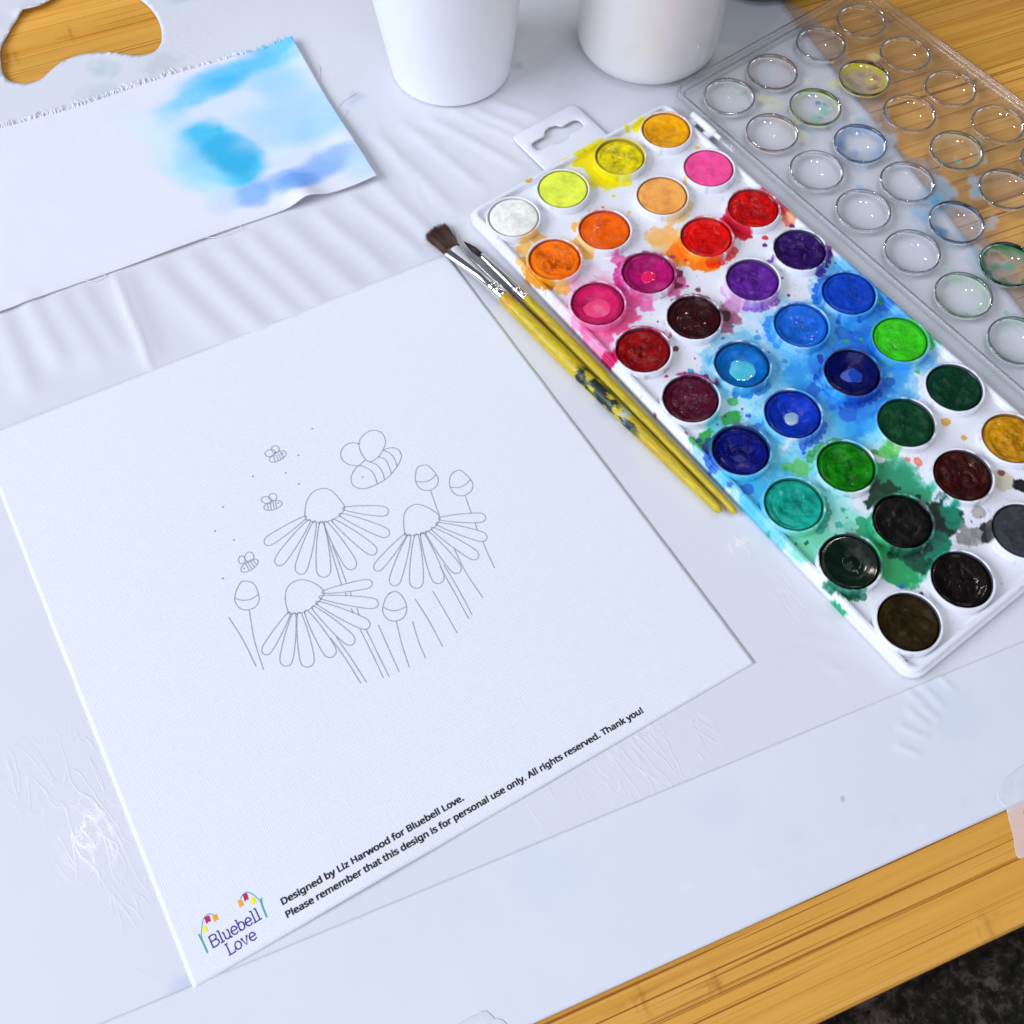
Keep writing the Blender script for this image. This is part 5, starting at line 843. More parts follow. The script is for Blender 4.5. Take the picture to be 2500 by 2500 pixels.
try:      # a clean sans that ships with Blender; its built-in font otherwise
    FONT = bpy.data.fonts.load(bpy.utils.system_resource('DATAFILES', path='fonts') + '/NotoSansHebrew-Regular.woff2')
except Exception:
    FONT = None
for body, (a, b) in TEXT:
    cu = bpy.data.curves.new('lettering', 'FONT')
    cu.body = body
    cu.resolution_u = 4
    if FONT:
        cu.font = FONT
    to = bpy.data.objects.new('lettering_curve', cu)
    COL.objects.link(to)
    bpy.context.view_layer.update()
    me = bpy.data.meshes.new_from_object(to.evaluated_get(bpy.context.evaluated_depsgraph_get()))
    bpy.data.objects.remove(to)
    n = len(me.vertices)
    co = np.empty(n * 3)
    me.vertices.foreach_get('co', co)
    co = co.reshape(-1, 3)
    a, b = np.array(a), np.array(b)
    L = np.linalg.norm(b - a)
    ex = (b - a) / L
    ey = np.array([-ex[1], ex[0]])
    x0 = co[:, 0].min()
    kx = L / (co[:, 0].max() - x0)
    P = a + (co[:, :1] - x0) * kx * ex + co[:, 1:2] * 3.62 * ey
    faces = [list(p.vertices) for p in me.polygons]
    bpy.data.meshes.remove(me)
    Vv, Ff = [], []
    for k, (dx, dy) in enumerate(((-.12, -.08), (.12, -.08), (.12, .08), (-.12, .08))):      # the ink has spread a little
        Q = P + dx * ex + dy * ey
        Vv.append(np.c_[Q, fab_z(Q[:, 0], Q[:, 1]) + 0.07 + 0.012 * k])
        Ff += [[i + k * n for i in f] for f in faces]
    mk('lettering', np.vstack(Vv), Ff, M_INK, fs, smooth=False)

# emblem: two drooping flower stems over the words
GL = {  # slab letters as strokes in a unit box (width, strokes)
    'B': (0.72, [[(.05, 0), (.05, 1)], [(0, 0), (.4, 0), (.62, .1), (.66, .27), (.58, .45), (.38, .52), (.05, .52)], [(0, 1), (.36, 1), (.56, .92), (.6, .77), (.54, .6), (.38, .52)]]),
    'L': (0.68, [[(.14, 0), (.14, 1)], [(0, 1), (.28, 1)], [(0, 0), (.62, 0), (.62, .22)]]),
    'l': (0.40, [[(.2, 0), (.2, 1.05)], [(.05, 1.05), (.2, 1.05)], [(.02, 0), (.38, 0)]]),
    'u': (0.70, [[(.0, .68), (.12, .68), (.12, .2), (.2, .04), (.34, .0), (.5, .1), (.54, .25)], [(.42, .68), (.54, .68), (.54, 0), (.68, 0)]]),
    'e': (0.62, [[(.06, .36), (.54, .36), (.52, .52), (.42, .66), (.28, .70), (.14, .62), (.05, .42), (.05, .26), (.14, .08), (.3, 0), (.46, .04), (.56, .14)]]),
    'b': (0.70, [[(0, 1.05), (.12, 1.05), (.12, 0)], [(.12, .5), (.24, .66), (.38, .70), (.53, .6), (.6, .38), (.56, .14), (.4, 0), (.26, .02), (.12, .18)]]),
    'o': (0.64, [[(.3, 0), (.12, .1), (.04, .34), (.12, .6), (.3, .70), (.48, .6), (.56, .34), (.48, .1), (.3, 0)]]),
    'v': (0.66, [[(.06, .68), (.3, 0), (.56, .68)], [(0, .68), (.18, .68)], [(.46, .68), (.64, .68)]]),
}
M_NAVY = m_plain('navy_print', alb((42, 26, 140)), 0.75, 0.08, 300)
M_TEAL = m_plain('teal_print', alb((70, 165, 175)), 0.75, 0.08, 300)
BELL = {'magenta': m_plain('magenta_print', alb((190, 0, 85)), 0.75, 0.08, 300), 'orange': m_plain('orange_print', alb((250, 165, 15)), 0.75, 0.08, 300), 'yellow': m_plain('yellow_print', alb((250, 232, 0)), 0.75, 0.08, 300)}
for word, (a, b) in EMBLEM['words']:
    a, b = np.array(a), np.array(b)
    L = np.linalg.norm(b - a)
    ex = (b - a) / L
    ey = np.array([-ex[1], ex[0]])
    tot = sum(GL[c][0] for c in word) - 0.05
    kx = L / tot
    H = 3.5 if word == 'Love' else 3.6
    x = 0.0
    parts = []
    for c in word:
        w, strokes = GL[c]
        for q in strokes:
            q = np.array(q)
            p = a + (x + q[:, :1]) * kx * ex + q[:, 1:] * H * ey
            p = catmull(p, False, 3) if len(p) > 3 and c in 'Bueob' else np.repeat(p, 1, 0)
            for i in range(1):
                parts.append(ribbon(p if len(p) > 2 else catmull(p, False, 3), 0.40, 0.07))
        x += w
    mk('emblem_word', *join(parts), M_NAVY, fs, smooth=False)
for i, P in enumerate(EMBLEM['stems']):
    mk('emblem_stem', *ribbon(catmull(P, False, 5), 0.55 if i % 2 == 0 else 0.24, 0.065), M_TEAL, fs, smooth=False)
for c, P in EMBLEM['bells']:
    P = np.array(P)
    mid = (P[2] + P[3]) / 2 * 0.86 + (P[0] + P[1]) / 2 * 0.14
    Q = np.vstack([P[:3], mid, P[3:]])
    mk('emblem_bell', np.c_[Q, fab_z(Q[:, 0], Q[:, 1]) + 0.08], [[0, 1, 2, 3], [0, 3, 4]], BELL[c], fs, smooth=False)

# ------------------------------------------------------------------ torn fabric scrap with blue paint
top_ = catmull([(-250, 216), (-200, 202.5), (-155.1, 190.1), (-118.7, 181.2), (-79.5, 174.9), (-50.2, 168.2), (-15.8, 158.9)], False, 10)
bot_ = catmull([(-290, 104), (-240, 97), (-200, 90.2), (-165.7, 84.8), (-131, 78), (-94.7, 71.6), (-72, 66.9), (-60, 64.4), (-32.6, 57.9)], False, 10)


def resample(P, n):
    d = np.r_[0, np.cumsum(np.hypot(*np.diff(P, axis=0).T))]
    q = np.linspace(0, d[-1], n)
    return np.c_[np.interp(q, d, P[:, 0]), np.interp(q, d, P[:, 1])]


nu, nv = 360, 150
A, B = resample(bot_, nu), resample(top_, nu)
vv = np.linspace(0, 1, nv)
XY = A[:, None] * (1 - vv)[None, :, None] + B[:, None] * vv[None, :, None]
Ug, Vg = np.meshgrid(np.linspace(0, 1, nu), vv, indexing='ij')
XY[..., 0] += 3.2 * sstep(0.9, 1.0, Ug) * np.sin(np.pi * Vg) * -0.2
X_, Y_ = XY[..., 0], XY[..., 1]
dr = (1 - Ug) * 245
Z_ = 0.8 - 0.45 * sstep(0.8, 1.0, Vg) + base_z(X_, Y_) * 0.4 + 2.0 * np.exp(-(dr / 9) ** 2) * (0.5 + 0.5 * np.sin(Vg * 7.0 + 0.4)) + 1.0 * np.exp(-dr / 14)
db = Vg * 105
Z_ += 3.4 * np.exp(-((X_ + 64) / 6.5) ** 2) * np.exp(-(db / 16) ** 2) + 0.9 * np.exp(-db / 4) * (0.5 + 0.5 * np.sin(Ug * 22)) + 0.9 * (fbm(X_ + 900, Y_ + 200, 40, 4, 3) - 0.4)
Z_ += 0.8 * np.exp(-((X_ + 52) / 9) ** 2 - ((Y_ - 99) / 5) ** 2) + 0.5 * np.exp(-(((X_ + 75) + 0.5 * (Y_ - 80)) / 5) ** 2 - ((Y_ - 90) / 18) ** 2)
cl = np.ones(X_.shape + (3,)) * np.array([0.785, 0.785, 0.815])
wx = X_ + 9 * (fbm(X_ + 10, Y_ + 20, 16, 2, 3) - 0.5)
wy = Y_ + 9 * (fbm(X_ + 210, Y_ + 320, 16, 3, 3) - 0.5)
BL = [  # cx cy ra rb angle colour strength softness
    (-54, 116, 46, 50, 10, (188, 218, 252), .6, .9), (-46, 152, 42, 14, -14, (150, 212, 250), .7, .9), (-46, 156, 36, 9, -14, (92, 195, 248), .95, .7), (-58, 152, 14, 8, -10, (55, 182, 246), .85, .7), (-26, 160, 18, 8, -14, (84, 192, 250), .9, .6), (-74, 154, 18, 9, -8, (95, 198, 248), .8, .7), (-88, 150, 10, 12, 0, (150, 214, 250), .6, .8),
    (-87, 118, 20, 34, 18, (165, 220, 250), .8, .7), (-82, 114, 16, 27, 12, (64, 190, 240), 1.0, .32), (-78, 112, 12, 16, 16, (36, 172, 228), .85, .4), (-95, 104, 10, 22, 22, (165, 222, 250), .6, .7),
    (-44, 118, 28, 16, -14, (160, 206, 250), .8, .8), (-36, 136, 18, 14, -30, (150, 206, 250), .85, .8), (-40, 102, 24, 9, -12, (150, 208, 250), .75, .7), (-58, 110, 20, 10, -14, (175, 210, 252), .6, .8),
    (-58, 79, 26, 9, -14, (140, 180, 248), .9, .6), (-82, 83, 12, 8, -14, (125, 176, 248), .9, .55), (-44, 80, 18, 9, -16, (140, 180, 248), .85, .6), (-62, 77, 10, 6, -12, (95, 158, 242), .75, .6), (-95, 86, 10, 9, 0, (190, 215, 250), .7, .8),
    (-98, 138, 11, 34, 12, (205, 230, 250), .7, .9), (-24, 100, 13, 30, 14, (165, 210, 250), .65, .8), (-34, 68, 12, 10, 0, (170, 205, 250), .7, .7), (-70, 140, 30, 6, -12, (205, 222, 252), .5, .8)]
for cx, cy, ra, rb, an, c, k, so in BL:
    a = math.radians(an)
    dx, dy = wx - cx, wy - cy
    d = np.hypot((dx * math.cos(a) + dy * math.sin(a)) / ra, (-dx * math.sin(a) + dy * math.cos(a)) / rb)
    al = k * sstep(1.15, 1.15 - so * 1.15, d) * (0.9 + 0.2 * fbm(X_, Y_, 1.4, 7, 2))
    al = np.clip(al, 0, 1)[..., None]
    cl = cl * (1 - al) + al * alb(c)
scrap = thing('fabric_scrap', (-150, 130, 0.3), 'torn strip of white cotton with a blue watercolour test and frayed upper edge', 'fabric')
ob = mk('cloth', np.c_[XY.reshape(-1, 2), Z_.ravel()], grid_faces(nu, nv), M_FAB2, scrap, cols=cl.reshape(-1, 3), uv=np.stack([Ug * 0.255, Vg * 0.105], -1).reshape(-1, 2))
sm = ob.modifiers.new('thickness', 'SOLIDIFY')
sm.thickness = 0.0004
sm.offset = -1
# frayed threads
parts = []
pc = []
for i in range(260):
    u = random.random()
    k = int(u * (nu - 1))
    p = np.array([X_[k, -1], Y_[k, -1], Z_[k, -1] - 0.1])
    L = random.uniform(1.8, 4.4) * (0.6 if u > .8 else 1)
    di = NN * 0.93 + EE * random.uniform(-0.55, 0.55)
    e1 = random.uniform(-.5, .5)
    pts = [p - np.r_[NN * 0.5, 0], p + np.r_[di * L * 0.5, random.uniform(0.0, .8)], p + np.r_[(di + EE * e1) * L, random.uniform(-.3, .9)]]
    parts.append(tube(catmull(pts, False, 2), [0.30, .29, .26, .2, .08][:5], 5))
    pc.append(np.repeat(np.minimum(cl[k, -1] * 1.1, 0.9)[None], len(parts[-1][0]), 0))
M_THREAD = m_vcol('cotton_thread', 0.9)
V, F = join(parts)
o = mk('frayed_fringe', V, F, M_THREAD, scrap, cols=np.vstack(pc))
o['kind'] = 'stuff'
for pts in ([(-163.5, 85.2, .9), (-162, 83.0, .8), (-158.5, 81.6, .8), (-155.6, 82.0, .9), (-156.2, 83.6, 1.0), (-159.5, 84.4, .9)], [(-110.5, 74.4, .9), (-107, 72.2, .8), (-101, 70.6, .8), (-96.6, 70.2, .9), (-95.4, 71.8, 1.0), (-98.5, 72.8, 1.0)],
            [(-26.0, 105.0, 1.2), (-22.5, 108.0, .5), (-17, 110, .4), (-11, 110.5, .3)], [(-27.0, 98.0, 1.2), (-23.5, 101.0, .6), (-20, 103.2, .4)], [(-21.5, 128.0, 1.3), (-17.5, 132.0, .5), (-14.5, 137, .4)]):
    mk('loose_thread', *tube(catmull(pts, False, 6), 0.17, 6), M_THREAD, scrap, cols=np.tile([0.8, .8, .83], (len(tube(catmull(pts, False, 6), 0.17, 6)[0]), 1)))

# ------------------------------------------------------------------ cups and jar
def vessel(name, c, r0, k, h, rb, mat, label, cat, wall=1.6, seg=96, extra=None):
    pr = []
    for a in np.linspace(0, 90, 8):
        pr.append((r0 - rb + rb * math.sin(math.radians(a)) + k * rb, rb - rb * math.cos(math.radians(a))))
    pr = [(0.0, 0.25), (r0 - rb - 2.5, 0.25), (r0 - rb - 1.5, 0.0)] + pr
    for z in np.linspace(rb + 1, h - .6, 14):
        pr.append((r0 + k * z, z))
    ro = r0 + k * h
    pr += [(ro - .2, h - .15), (ro - .7, h), (ro - wall + .6, h), (ro - wall + .1, h - .3)]
    for z in np.linspace(h - 2, 4, 8):
        pr.append((r0 + k * z - wall, z))
    pr.append((r0 - wall - 2, 2.6))
    pr.append((0.0, 2.6))
    t = thing(name, (*c, 0.3), label, cat)
    V, F = lathe(pr, seg, c)
    V[:, 2] += 0.3
    mk('body', V, F[:, ::-1] if False else F, mat, t)
    return t


M_CUP = m_plain('matt_white_plastic', (0.82, 0.82, 0.83), 0.42, 0.015, 25, 0.05, 600)
M_MUG = m_plain('white_glaze', (0.765, 0.735, 0.71), 0.16, 0.02, 30, 0.03, 250, Coat_Weight=0.6, Coat_Roughness=0.05)
vessel('white_cup', (36.3, 98.6), 28.3, 0.126, 95.0, 2.0, M_CUP, 'tapered matt white plastic cup standing behind the palette hang tab', 'cup')
vessel('white_mug', (121.3, 54.5), 34.4, -0.008, 92.0, 9.0, M_MUG, 'glossy white ceramic mug with rounded base touching the lid corner', 'mug', 3.0)

m = Mat('dark_green_glass')
m.l(m.ramp(m.noise(m.coord(), 40, 4), [(0.3, (0.025, 0.03, 0.022)), (0.7, (0.07, 0.08, 0.06))]), m.b.inputs['Base Color'])
m.set(Roughness=0.12, Coat_Weight=0.5)
vessel('glass_jar', (202.0, 62.0), 28.0, 0.02, 70.0, 5.0, m.m, 'dark greenish jar behind the clear lid at the top edge', 'jar')
# ------------------------------------------------------------------ paint palette
COLX = [0.0, 27.04, 59.34, 86.38]
PITCH = 29.0
FLOOR = 3.0
WHITE = np.array([0.755, 0.76, 0.78])
pal = thing('paint_palette', (43, -116, 0.2), 'white plastic watercolour palette of thirty six round paints with its clear lid folded open', 'paint palette')


def stain(x, y, amt=1.0, base=WHITE):
    x = np.asarray(x, float)
    y = np.asarray(y, float)
    c = np.ones(x.shape + (3,)) * base
    n1 = fbm(x + 500, y + 500, 6.5, 1, 5) - 0.5
    n2 = fbm(x + 500, y + 500, 2.2, 9, 3)
    n3 = fbm(x + 300, y + 800, 4.5, 6, 3)
    n4 = fbm(x + 900, y + 130, 2.6, 11, 5) - 0.5
    for sx, sy, r, col, k in STAINS:
        m_ = (np.abs(x - sx) < r * 1.9) & (np.abs(y - sy) < r * 1.9)
        if not m_.any():
            continue
        d = np.hypot(x[m_] - sx, y[m_] - sy) / r + 1.1 * n1[m_] + np.clip(6.0 / r, 0.5, 1.5) * 0.75 * n4[m_] + 0.2 * (n2[m_] - .5) - 0.12
        big = sstep(3, 8, r)
        a = sstep(1.08, 0.88 - 0.16 * sstep(2, 4, r) - 0.4 * big, d)
        edge = np.exp(-((d - 0.93) / 0.06) ** 2) * 0.25
        g = np.clip(1.10 - 0.5 * big * sstep(0.5, 0.72, n3[m_]) - 0.30 * (n2[m_] - 0.3) - 0.25 * (1 - big) * sstep(0.8, 0.2, d), 0.2, 1.12)
        a = np.clip(k * (a * g + edge), 0, 1)
        a = (1 - (1 - a) ** 1.35) * amt
        c[m_] = c[m_] ** (1 - a[:, None]) * (alb(col) ** 1.05) ** a[:, None]      # washes add up like dye
    # fine specks of paint
    sp = sstep(0.80, 0.85, fbm(x + 111, y + 222, 1.3, 12, 2)) * 0.6
    c *= 1 - sp[..., None] * np.array([0.35, 0.45, 0.3])
    return c


m = Mat('palette_plastic')
m.l(m.attr().outputs['Color'], m.b.inputs['Base Color'])
m.set(Roughness=0.36)
m.b.inputs['Specular IOR Level'].default_value = 0.28
m.bump(m.noise(m.coord(), 300, 3), 0.05, 0.0003)
M_PAL = m.m
TX0, TX1, TY0, TY1, RC = -14.3, 100.7, -248.5, 16.5, 6.5
gx = np.arange(TX0 + 4.0, TX1 - 3.9, 0.45)
gy = np.arange(TY0 + 4.0, TY1 - 3.9, 0.45)
Xg, Yg = np.meshgrid(gx, gy, indexing='ij')
Zg = FLOOR + 0.12 * (fbm(Xg + 600, Yg + 600, 60, 3, 2) - 0.5)
mk('tray_floor', np.stack([Xg, Yg, Zg], -1).reshape(-1, 3), grid_faces(len(gx), len(gy)), M_PAL, pal, cols=stain(Xg, Yg).reshape(-1, 3))
C, Dn = rrect(TX0, TX1, TY0, TY1, RC, 0.9, 12)
prof = [(0.5, 0.25), (0.0, 0.6), (0.0, 2.6), (0.15, 3.1), (0.5, 3.3), (1.1, 3.35), (1.35, 3.6), (1.55, 4.5), (1.8, 4.9), (2.2, 5.05), (3.1, 5.05), (3.5, 4.9), (3.8, 4.4), (4.2, 3.2), (4.8, 2.85)]
V, F = sweep(C, Dn, RC, prof)
cs = stain(V[:, 0], V[:, 1], 0.75)
mk('tray_rim', V, F, M_PAL, pal, cols=cs)

# hang tab with a slot
o_ = np.array(rrect(30.3, 66.3, 14.0, 42.0, 2.6, 50, 6)[0]) + 2.6 * np.array(rrect(30.3, 66.3, 14.0, 42.0, 2.6, 50, 6)[1])
cx, cy = 48.0, 30.6
sl = []
for x, y in [(-14, 0), (-13.4, 2.2), (-11.6, 3.2), (-5.4, 3.2), (-4.6, 3.9), (-3.2, 5.6), (0, 6.4), (3.2, 5.6), (4.6, 3.9), (5.4, 3.2), (11.6, 3.2), (13.4, 2.2), (14, 0), (13.4, -2.2), (11.6, -3.2), (5.4, -3.2), (4.6, -3.6), (3.2, -4.6), (0, -5.0), (-3.2, -4.6), (-4.6, -3.6), (-5.4, -3.2), (-11.6, -3.2), (-13.4, -2.2)]:
    sl.append((cx + x, cy + y))


def angsort(P, n=120):
    """resample a star-shaped outline at equal angles about the slot centre"""
    P = np.vstack([P, P[:1]])
    out = []
    for t in np.linspace(-math.pi, math.pi, n, endpoint=False):
        d = np.array([math.cos(t), math.sin(t)])
        best = 0
        for a, b in zip(P[:-1] - (cx, cy), P[1:] - (cx, cy)):
            den = d[0] * (b - a)[1] - d[1] * (b - a)[0]
            if abs(den) < 1e-9:
                continue
            k = (a[0] * (b - a)[1] - a[1] * (b - a)[0]) / den
            w = (a[0] * d[1] - a[1] * d[0]) / den
            if k > 0 and -1e-6 <= w <= 1 + 1e-6:
                best = max(best, k)
        out.append(np.array([cx, cy]) + d * best)
    return np.array(out)


A, B = angsort(np.array(sl, float)), angsort(o_)
n = len(A)
z0, z1 = 1.3, 2.2
mids = [(A * (1 - k) + B * k, z) for k, z in ((0, z0), (0, z1 - .1), (0.04, z1), (0.5, z1), (0.96, z1), (1, z1 - .15), (1, z0))]
V = np.concatenate([np.c_[p, np.full(n, z)] for p, z in mids])
mk('hang_tab', V, grid_faces(len(mids), n, close_v=True)[:, ::-1], M_PAL, pal, cols=np.tile(WHITE, (len(V), 1)))

# ---- pans and paint cakes: colour, drop below the rim, bowl depth, lumpiness, rim staining, gloss, puddle(colour, radius, dx, dy)
PAN = [
    ((226, 229, 231), .45, .0, .25, .04, .0, None, 'white paint cake'), ((222, 238, 88), .35, .0, .2, .12, .0, None, 'lime yellow paint cake'), ((212, 198, 8), 1.0, .15, .7, .75, .2, None, 'mustard yellow paint cake with a crack'), ((246, 166, 6), .5, .15, .45, .5, .2, None, 'amber paint cake'),
    ((236, 112, 8), .9, .3, 1.7, .55, .4, None, 'gouged light orange paint cake'), ((236, 98, 5), .7, .1, .4, .45, .2, None, 'deep orange paint cake'), ((240, 166, 92), .45, .05, .3, .1, .0, None, 'peach paint cake'), ((255, 84, 156), .45, .05, .25, .12, .0, None, 'bright pink paint cake'),
    ((205, 32, 105), .9, 2.1, .4, .55, .6, ((255, 70, 128), 6.6, -.6, -1.6), 'hollowed rose paint cake with a pale puddle'), ((172, 22, 112), .9, 1.7, .5, .65, .5, ((228, 24, 96), 3.4, -.4, -.6), 'hollowed magenta paint cake'), ((214, 8, 8), .9, .2, .7, .5, .2, None, 'scarlet paint cake'), ((186, 4, 14), .8, .2, .8, .5, .2, None, 'dark red paint cake'),
    ((138, 2, 16), 1.2, .3, 1.2, .55, .6, None, 'crimson paint cake with dark streaks'), ((50, 10, 16), .7, .2, .5, .5, .3, None, 'dark maroon brown paint cake'), ((92, 34, 146), 1.1, .5, 1.5, .4, .5, None, 'purple paint cake'), ((44, 12, 92), 1.0, .3, 1.2, .5, .5, None, 'dark violet paint cake'),
    ((82, 14, 44), 1.2, .2, .9, .4, .4, None, 'plum paint cake'), ((0, 104, 186), .9, 2.1, .4, .75, .6, ((76, 190, 222), 6.2, -1.0, -1.6), 'hollowed cerulean paint cake with a pale puddle'), ((24, 104, 216), .9, .5, .5, .6, .4, None, 'sky blue paint cake'), ((0, 66, 186), .6, .15, .4, .55, .3, None, 'royal blue paint cake'),
    ((0, 20, 118), 1.2, .6, .9, .6, .5, None, 'navy blue paint cake'), ((0, 52, 180), .8, 1.9, .7, .5, .6, ((138, 170, 206), 3.2, -.6, -.6), 'hollowed cobalt paint cake with a pale puddle'), ((0, 14, 92), 1.1, 1.6, .5, .8, .7, ((22, 66, 180), 4.8, -.6, -1.0), 'hollowed ultramarine paint cake'), ((58, 192, 34), .5, .1, .5, .55, .2, None, 'bright green paint cake'),
    ((14, 150, 138), .9, .3, .9, .5, .4, None, 'teal paint cake'), ((14, 118, 10), .9, .3, .9, .5, .6, None, 'leaf green paint cake'), ((2, 62, 38), .9, .1, .7, .4, .4, None, 'forest green paint cake'), ((2, 56, 40), .9, .1, .8, .35, .4, None, 'bottle green paint cake'),
    ((2, 32, 22), 1.1, .5, .5, .6, .9, None, 'glossy dark green paint cake'), ((3, 10, 10), .9, .1, .25, .75, .9, None, 'glossy green black paint cake'), ((54, 14, 12), .8, .3, .9, .45, .4, None, 'chestnut brown paint cake'), ((178, 128, 12), .9, .3, 1.3, .5, .6, None, 'ochre paint cake'),
    ((44, 34, 12), .9, .1, .9, .25, .3, None, 'grainy olive black paint cake'), ((18, 9, 9), .8, .1, .3, .3, .5, None, 'brown black paint cake'), ((62, 64, 72), .9, .1, .5, .3, .1, None, 'slate grey paint cake'), ((12, 12, 14), .9, .1, .4, .3, .2, None, None)]


def m_paint(name, rough, bump):
    m = Mat(name)
    m.l(m.attr().outputs['Color'], m.b.inputs['Base Color'])
    m.set(Roughness=rough)
    m.b.inputs['Specular IOR Level'].default_value = {0.62: 0.03, 0.24: 0.07, 0.36: 0.06}.get(rough, 0.14)
    v = m.coord()
    if rough < 0.3:      # patches that are still wet
        m.l(m.ramp(m.noise(v, 190, 3, 0.5), [(0.46, 0.0), (0.60, 0.5)]), m.b.inputs['Coat Weight'])
        m.set(Coat_Roughness=0.09)
    m.bump(m.math('ADD', m.noise(v, 1100, 3), m.math('MULTIPLY', m.noise(v, 420, 4), 1.6)), bump * 0.6, 0.00035)
    return m.m


M_DRY = m_paint('dry_paint', 0.62, 0.35)
M_WET = m_paint('damp_paint', 0.24, 0.55)
M_GLOSS = m_paint('wet_paint', 0.10, 0.0)
M_GRAIN = m_paint('grainy_paint', 0.36, 1.0)
m = Mat('coloured_water')
m.l(m.attr().outputs['Color'], m.b.inputs['Base Color'])
m.set(Roughness=0.04)
M_WATER = m.m
RIM = 6.5
SEG = 64
for i, (pc, drop, bowl, lump, rs, gloss, pud, lab) in enumerate(PAN):
    if .15 < gloss < .85 and not pud:
        drop += 0.25
        bowl = bowl * 1.3 + 0.25
        lump *= 1.15
    r_, c_ = divmod(i, 4)
    px, py = COLX[c_], -PITCH * r_
    base = alb(pc) ** 1.06
    prof = [(12.35, 2.9), (12.28, 3.3), (12.15, 4.5), (12.02, 6.0), (11.9, 6.32), (11.68, 6.48), (11.45, 6.5), (11.2, 6.44), (11.05, 6.25), (10.98, 5.9), (10.9, 4.6), (10.85, 3.1)]
    V, F = lathe(prof, SEG, (px, py))
    cs = stain(px + (V[:, 0] - px) * 1.04, py + (V[:, 1] - py) * 1.04, 0.7)
    row = np.repeat(np.arange(len(prof)), SEG)
    th = np.arctan2(V[:, 1] - py, V[:, 0] - px)
    nz = fbm(px + 14 * np.cos(th) + 200, py + 14 * np.sin(th) + V[:, 2] * 1.5 + 200, 3.0, i % 7, 4)
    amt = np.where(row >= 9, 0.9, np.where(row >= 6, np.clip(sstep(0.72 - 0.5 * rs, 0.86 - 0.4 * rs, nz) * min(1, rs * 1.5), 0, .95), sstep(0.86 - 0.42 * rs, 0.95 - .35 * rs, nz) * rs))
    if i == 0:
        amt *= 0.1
    tc = np.where(row[:, None] >= 9, base * 0.55, base * 0.9 + 0.06 * WHITE)  # inner wall: paint stain, darkened further as painted shade beside the cake
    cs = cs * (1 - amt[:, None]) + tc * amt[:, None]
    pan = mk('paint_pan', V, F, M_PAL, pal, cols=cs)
    # cake
    nr = 34
    rr = np.r_[np.linspace(0, 1, nr - 3) * 10.25, 10.45, 10.6, 10.9]
    th = np.linspace(0, 2 * np.pi, SEG, endpoint=False)
    Rg, Tg = np.meshgrid(rr, th, indexing='ij')
    off = (0.18 * math.sin(i * 2.1), 0.18 * math.cos(i * 1.7))
    Xc, Yc = px + Rg * np.cos(Tg), py + Rg * np.sin(Tg)
    q = np.hypot(Xc - px - off[0] * 4, Yc - py - off[1] * 4) / 10.5
    n1 = fbm(Xc + 31 * i + 300, Yc + 17 * i + 300, 4.5, i % 9, 4) - 0.5
    n2 = fbm(Xc + 31 * i + 700, Yc + 17 * i + 900, 1.3, (i + 3) % 9, 3) - 0.5
    sw = fbm(300 + 7 * i + 3.2 * np.cos(Tg + 2.2 * q), 300 + Rg * 1.9 + 3.2 * np.sin(Tg + 2.2 * q), 1.5, (i + 2) % 9, 3) - 0.5      # brush swirls
    z = RIM - drop - bowl * np.clip(1 - (q / 0.92) ** 2.2, 0, 1) + lump * 1.5 * n1 * sstep(1.0, 0.7, q) + 0.15 * lump * n2 + 0.22 * lump * sw * sstep(1.02, 0.8, q)
    z += 0.25 * min(1, lump + bowl) * np.exp(-((q - 0.90) / 0.07) ** 2)
    z += 0.12 * (1 - q)
    if gloss > .8:
        z = RIM - drop - bowl * np.clip(1 - (q / 0.92) ** 2.2, 0, 1) + 0.07 * n1 * sstep(1.0, 0.7, q)
    if i == 4:      # gouge
        d, u = seg_d(Xc, Yc, px - 5, py - 1.0, px + 4, py + 1.5)
        z -= 0.9 * np.exp(-((d + 1.2 * n1) / 2.2) ** 2)
    if i == 2:
        d, u = seg_d(Xc, Yc, px - 1.5, py + 2.5, px + 1.5, py - 2.0)
        z -= 0.5 * np.exp(-((d + 1.0 * n1) / 0.6) ** 2)
        d, u = seg_d(Xc, Yc, px + 1.5, py - 2.0, px + 4.0, py + 1.0)
        z -= 0.35 * np.exp(-((d + 1.0 * n1) / 0.5) ** 2)
    if i == 12:
        for a in (((-2, 5), (2, 2)), ((2, 2), (-1, -1)), ((-1, -1), (4, -3.5)), ((-5, -1), (-1, -1)), ((3, 5), (6, 2))):
            d, u = seg_d(Xc, Yc, px + a[0][0], py + a[0][1], px + a[1][0], py + a[1][1])
            z -= 0.5 * np.exp(-((d + 1.4 * n1) / 0.9) ** 2)
    if i in (14, 20, 22, 24, 25, 28):     # little hump left at the middle
        z += (0.45 if i != 22 else 0) * np.exp(-(q / 0.17) ** 2) - 0.35 * np.exp(-((q - 0.30) / 0.10) ** 2)
    z = np.maximum(z, 3.12)
    z -= 0.75 * sstep(10.2, 10.75, Rg)
    z = np.maximum(z, 3.05)
    bright = 1 + (0.55 + 0.7 * min(lump, 1)) * n1 + 0.6 * n2 * min(1, lump + .2) + 0.35 * min(1, lump + .1) * sw - 0.22 * min(1, lump) * np.exp(-(q / 0.45) ** 2)
    cc = base[None, None] * np.clip(bright, 0.35, 1.8)[..., None]
    if i in (14, 15, 16, 24, 26, 27, 31, 34, 32):      # chalky bloom on some of the dry cakes
        bl = sstep(0.55, 0.72, fbm(Xc + 400, Yc + 400, 2.6, (i + 5) % 9, 4)) * (0.35 if i != 24 else 0.2)
        cc = cc * (1 - bl[..., None]) + (base * 1.7 + 0.03)[None, None] * bl[..., None]
    cc *= (1 - 0.5 * sstep(10.1, 10.5, Rg))[..., None]  # shade of the stained gap painted into the cake's edge colour
